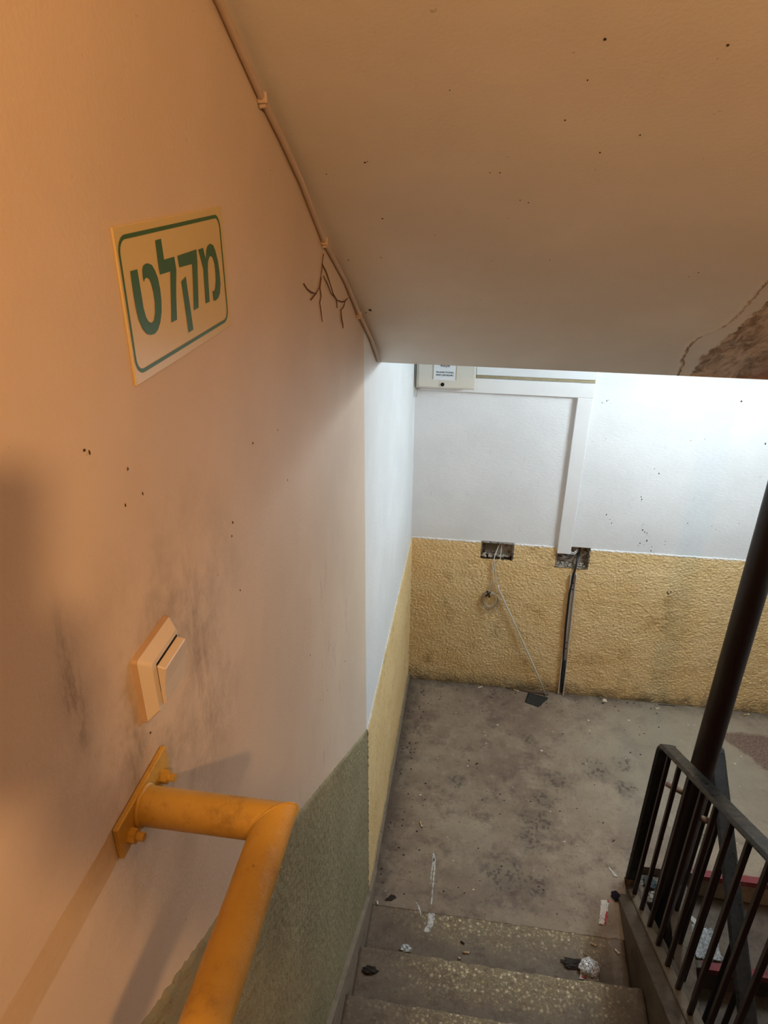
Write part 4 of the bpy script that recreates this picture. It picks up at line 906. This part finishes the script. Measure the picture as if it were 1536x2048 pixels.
part_at(tube('ceiling_rose', [(wx, wy, SZ(YT)), (wx, wy, SZ(YT)-0.02)], [0.045, 0.035], M_PVC, None, 20), pl)
part_at(tube('lamp_holder', [(wx, wy, wz+0.115), (wx, wy, wz+0.105), (wx, wy, wz+0.055)], [0.010, 0.018, 0.020], M_BLKC, None, 16), pl)
part_at(tube('bulb_ring', [(wx, wy, wz+0.055), (wx, wy, wz+0.045)], [0.017, 0.021], M_GLOW_W, None, 16), pl)

# ------------------------------------------------------------------ the person taking the picture, who shades part of the left wall
CP = Vector((0.34, 0.0, 2.9))
def cpt(a, b, c_): return CP+r2*a+u2*b+fw*c_                              # right, up, forward of the phone's lens
M_SKIN = simple('skin', (0.50, 0.30, 0.21, 1), 0.5, 0.4, 0.06, 40)
M_HAIR = simple('dark_hair', (0.02, 0.014, 0.010, 1), 0.6, 0.3, 0.4, 120)
M_JACKET = simple('dark_grey_jacket', (0.045, 0.045, 0.05, 1), 0.85, 0.2, 0.2, 60)
M_TROUSER = simple('navy_trousers', (0.03, 0.035, 0.06, 1), 0.85, 0.2, 0.2, 60)
M_SHOE = simple('black_shoes', (0.015, 0.015, 0.015, 1), 0.5, 0.4)
def skinned(name, nodes, edges, mat, root, parent, lvl=2):
    """grow one continuous surface over a skeleton of joints with radii"""
    idx = {k: i for i, k in enumerate(nodes)}
    me = bpy.data.meshes.new(name); me.from_pydata([tuple(nodes[k][0]) for k in nodes], [(idx[a], idx[b]) for a, b in edges], [])
    o = bpy.data.objects.new(name, me); COL.objects.link(o)
    m = o.modifiers.new('skin', 'SKIN'); m.use_smooth_shade = True
    lay = me.skin_vertices[0] if me.skin_vertices else None
    if lay is None:
        bm_ = bmesh.new(); bm_.from_mesh(me); bm_.verts.layers.skin.verify(); bm_.to_mesh(me); bm_.free(); lay = me.skin_vertices[0]
    for k, i in idx.items():
        r = nodes[k][1]; lay.data[i].radius = (r, r) if isinstance(r, (int, float)) else r
        lay.data[i].use_root = (k == root)
    s_ = o.modifiers.new('sub', 'SUBSURF'); s_.levels = lvl; s_.render_levels = lvl
    bpy.context.view_layer.update()
    m2 = bpy.data.meshes.new_from_object(o.evaluated_get(bpy.context.evaluated_depsgraph_get()))
    bpy.data.objects.remove(o); m2.materials.clear(); m2.materials.append(mat)
    m2.polygons.foreach_set('use_smooth', [True]*len(m2.polygons))
    o = bpy.data.objects.new(name, m2); COL.objects.link(o); part_at(o, parent); return o
ph = thing('mobile_phone', 'dark mobile phone held up in the right hand of the person', 'phone', cpt(-.02, -.06, -.01))
def phone_box(name, a, b, mat, bev):
    bm = bmesh.new(); add_box(bm, a, b, bev, 3)
    for v_ in bm.verts: v_.co = cpt(*v_.co)
    return part_at(from_bm(name, bm, mat), ph)
phone_box('phone_body', (-0.059, -0.134, -0.0125), (0.014, 0.014, -0.0045), M_BLKC, 0.003)
phone_box('phone_screen', (-0.056, -0.131, -0.0135), (0.011, 0.011, -0.0126), M_DARK, 0.0004)
FLOORZ = 1.321
pe = thing('person', 'person in dark jacket and navy trousers holding up a phone on the upper steps', 'person', (0.76, -0.18, 1.157))
PT = lambda q: (q[0]+0.26, q[1]+0.19, 1.157+(q[2]-1.321)*0.93)               # the standing figure moved to its step
N = {}; E_ = []
def J(k, p, r, to=None):
    if k[:2] not in ('wr', 'pm', 'el') and not (k[0] == 'f' and k[1].isdigit()) and not (k[0] == 't' and k[1].isdigit()): p = PT(p)
    N[k] = (Vector(p), r)
    if to: E_.append((to, k))
J('pelvis', (0.50, -0.39, 2.26), (0.135, 0.095)); J('waist', (0.50, -0.38, 2.45), (0.12, 0.085), 'pelvis'); J('chest', (0.49, -0.36, 2.65), (0.15, 0.10), 'waist')
J('collar', (0.475, -0.32, 2.79), (0.09, 0.07), 'chest'); J('neck', (0.465, -0.28, 2.87), 0.055, 'collar'); J('chin', (0.455, -0.235, 2.935), 0.066, 'neck')
J('head', (0.45, -0.225, 3.02), (0.078, 0.092), 'chin'); J('crown', (0.45, -0.24, 3.09), (0.066, 0.078), 'head')
for sd, sx in (('l', -1), ('r', 1)):
    J('hip'+sd, (0.50+sx*0.085, -0.39, 2.17), 0.095, 'pelvis'); J('knee'+sd, (0.50+sx*0.10, -0.355, 1.80), 0.06, 'hip'+sd)
    J('calf'+sd, (0.50+sx*0.105, -0.39, 1.62), 0.056, 'knee'+sd); J('ankle'+sd, (0.50+sx*0.11, -0.405, 1.405), 0.038, 'calf'+sd)
    J('foot'+sd, (0.50+sx*0.12, -0.33, 1.36), 0.036, 'ankle'+sd); J('toe'+sd, (0.50+sx*0.13, -0.275, 1.35), 0.028, 'foot'+sd)
arms = {'l': [(0.315, -0.335, 2.73), (0.535, -0.20, 2.21)], 'r': [(0.66, -0.335, 2.73), (0.66, -0.08, 2.56)]}
for sd in 'lr':
    sh, el = arms[sd]; sx = -1 if sd == 'l' else 1
    if sd == 'r': wr_ = cpt(0.060, -0.135, -0.080); pm = cpt(0.036, -0.100, -0.034)
    else: wr_ = Vector((0.55, -0.13, 1.97)); pm = Vector((0.552, -0.115, 1.905))
    J('sh'+sd, sh, 0.062, 'chest'); J('el'+sd, el, 0.045, 'sh'+sd); J('wr'+sd, wr_, (0.028, 0.022), 'el'+sd); J('pm'+sd, pm, (0.030, 0.020), 'wr'+sd)
    for fi, (b0, ln) in enumerate(((-0.062, 1.0), (-0.082, 1.08), (-0.101, 1.0), (-0.118, 0.85))):
        if sd == 'r':                                                     # fingers wrap the phone's right edge from behind
            J(f'f{fi}ar', cpt(0.030, b0-0.004, -0.020), 0.0095, 'pmr'); J(f'f{fi}br', cpt(0.028, b0, 0.003), 0.0088, f'f{fi}ar'); J(f'f{fi}cr', cpt(0.017-0.022*ln, b0+0.003, 0.0050), 0.0078, f'f{fi}br')
        else:
            yy = -0.085-0.021*fi
            J(f'f{fi}al', (0.556, yy, 1.850), 0.0095, 'pml'); J(f'f{fi}bl', (0.566, yy+.004, 1.850-0.034*ln), 0.0088, f'f{fi}al'); J(f'f{fi}cl', (0.584, yy+.006, 1.826-0.036*ln), 0.0078, f'f{fi}bl')
    if sd == 'r': J('t0r', cpt(0.028, -0.118, -0.034), 0.012, 'pmr'); J('t1r', cpt(0.006, -0.098, -0.0255), 0.0105, 't0r'); J('t2r', cpt(-0.012, -0.076, -0.0235), 0.009, 't1r')
    else: J('t0l', (0.565, -0.080, 1.925), 0.012, 'pml'); J('t1l', (0.578, -0.062, 1.892), 0.0105, 't0l'); J('t2l', (0.586, -0.058, 1.865), 0.009, 't1l')
skinned('body', N, E_, M_SKIN, 'pelvis', pe)
def sub(keys, grow, over={}):
    n_ = {k: (N[k][0], tuple(v*grow+.008 for v in (N[k][1] if isinstance(N[k][1], tuple) else (N[k][1],)*2))) for k in keys}
    for k, v in over.items(): n_[k] = v
    return n_, [(a, b) for a, b in E_ if a in n_ and b in n_]
jn, je = sub(['pelvis', 'waist', 'chest', 'collar', 'shl', 'ell', 'shr', 'elr'], 1.12)
for sd in 'lr':
    a, b = N['el'+sd][0], N['wr'+sd][0]; jn['cuff'+sd] = (a.lerp(b, 0.88), (0.040, 0.036)); je.append(('el'+sd, 'cuff'+sd))
skinned('jacket', jn, je, M_JACKET, 'pelvis', pe)
tn, te = sub(['pelvis', 'hipl', 'kneel', 'calfl', 'anklel', 'hipr', 'kneer', 'calfr', 'ankler'], 1.10)
skinned('trousers', tn, te, M_TROUSER, 'pelvis', pe)
for sx in (-1, 1):
    n_ = {'heel': (Vector(PT((0.50+sx*0.11, -0.435, 1.361))), (0.042, 0.036)), 'mid': (Vector(PT((0.50+sx*0.12, -0.36, 1.361))), (0.045, 0.036)), 'toe': (Vector(PT((0.50+sx*0.13, -0.275, 1.354))), (0.043, 0.030))}
    skinned('shoe', n_, [('heel', 'mid'), ('mid', 'toe')], M_SHOE, 'heel', pe)
HC = Vector(PT((0.45, -0.228, 3.025)))
def face(name, mat, items, sub_=2):
    bm = bmesh.new()
    for c_, r in items:
        g = bmesh.ops.create_icosphere(bm, subdivisions=sub_, radius=1.0)
        for v_ in g['verts']: v_.co = HC+Vector(c_)+Vector((v_.co.x*r[0], v_.co.y*r[1], v_.co.z*r[2]))
    return part_at(from_bm(name, bm, mat, None, True), pe)
face('nose', M_SKIN, [((0, 0.088, -0.018), (0.014, 0.022, 0.024)), ((0, 0.082, 0.006), (0.010, 0.014, 0.026))])
for s_ in (-1, 1):
    face('ear', M_SKIN, [((s_*0.079, 0.0, -0.008), (0.012, 0.020, 0.032))])
    face('eye', M_CIG, [((s_*0.031, 0.075, 0.008), (0.013, 0.011, 0.009))]); face('pupil', M_HAIR, [((s_*0.031, 0.0835, 0.007), (0.0055, 0.004, 0.0055))])
face('mouth', simple('lips', (0.36, 0.14, 0.11, 1), 0.5), [((0, 0.074, -0.062), (0.024, 0.010, 0.007))])
bm = bmesh.new(); bmesh.ops.create_uvsphere(bm, u_segments=32, v_segments=20, radius=1.0)
bmesh.ops.delete(bm, geom=[v_ for v_ in bm.verts if v_.co.z < (0.42 if v_.co.y > 0.15 else -0.55)], context='VERTS')
for v_ in bm.verts:
    k = 1+0.04*noise.noise(v_.co*9); v_.co = HC+Vector((v_.co.x*0.091*k, -0.010+v_.co.y*0.104*k, 0.028+v_.co.z*0.098*k))
part_at(from_bm('hair', bm, M_HAIR, None, True), pe)
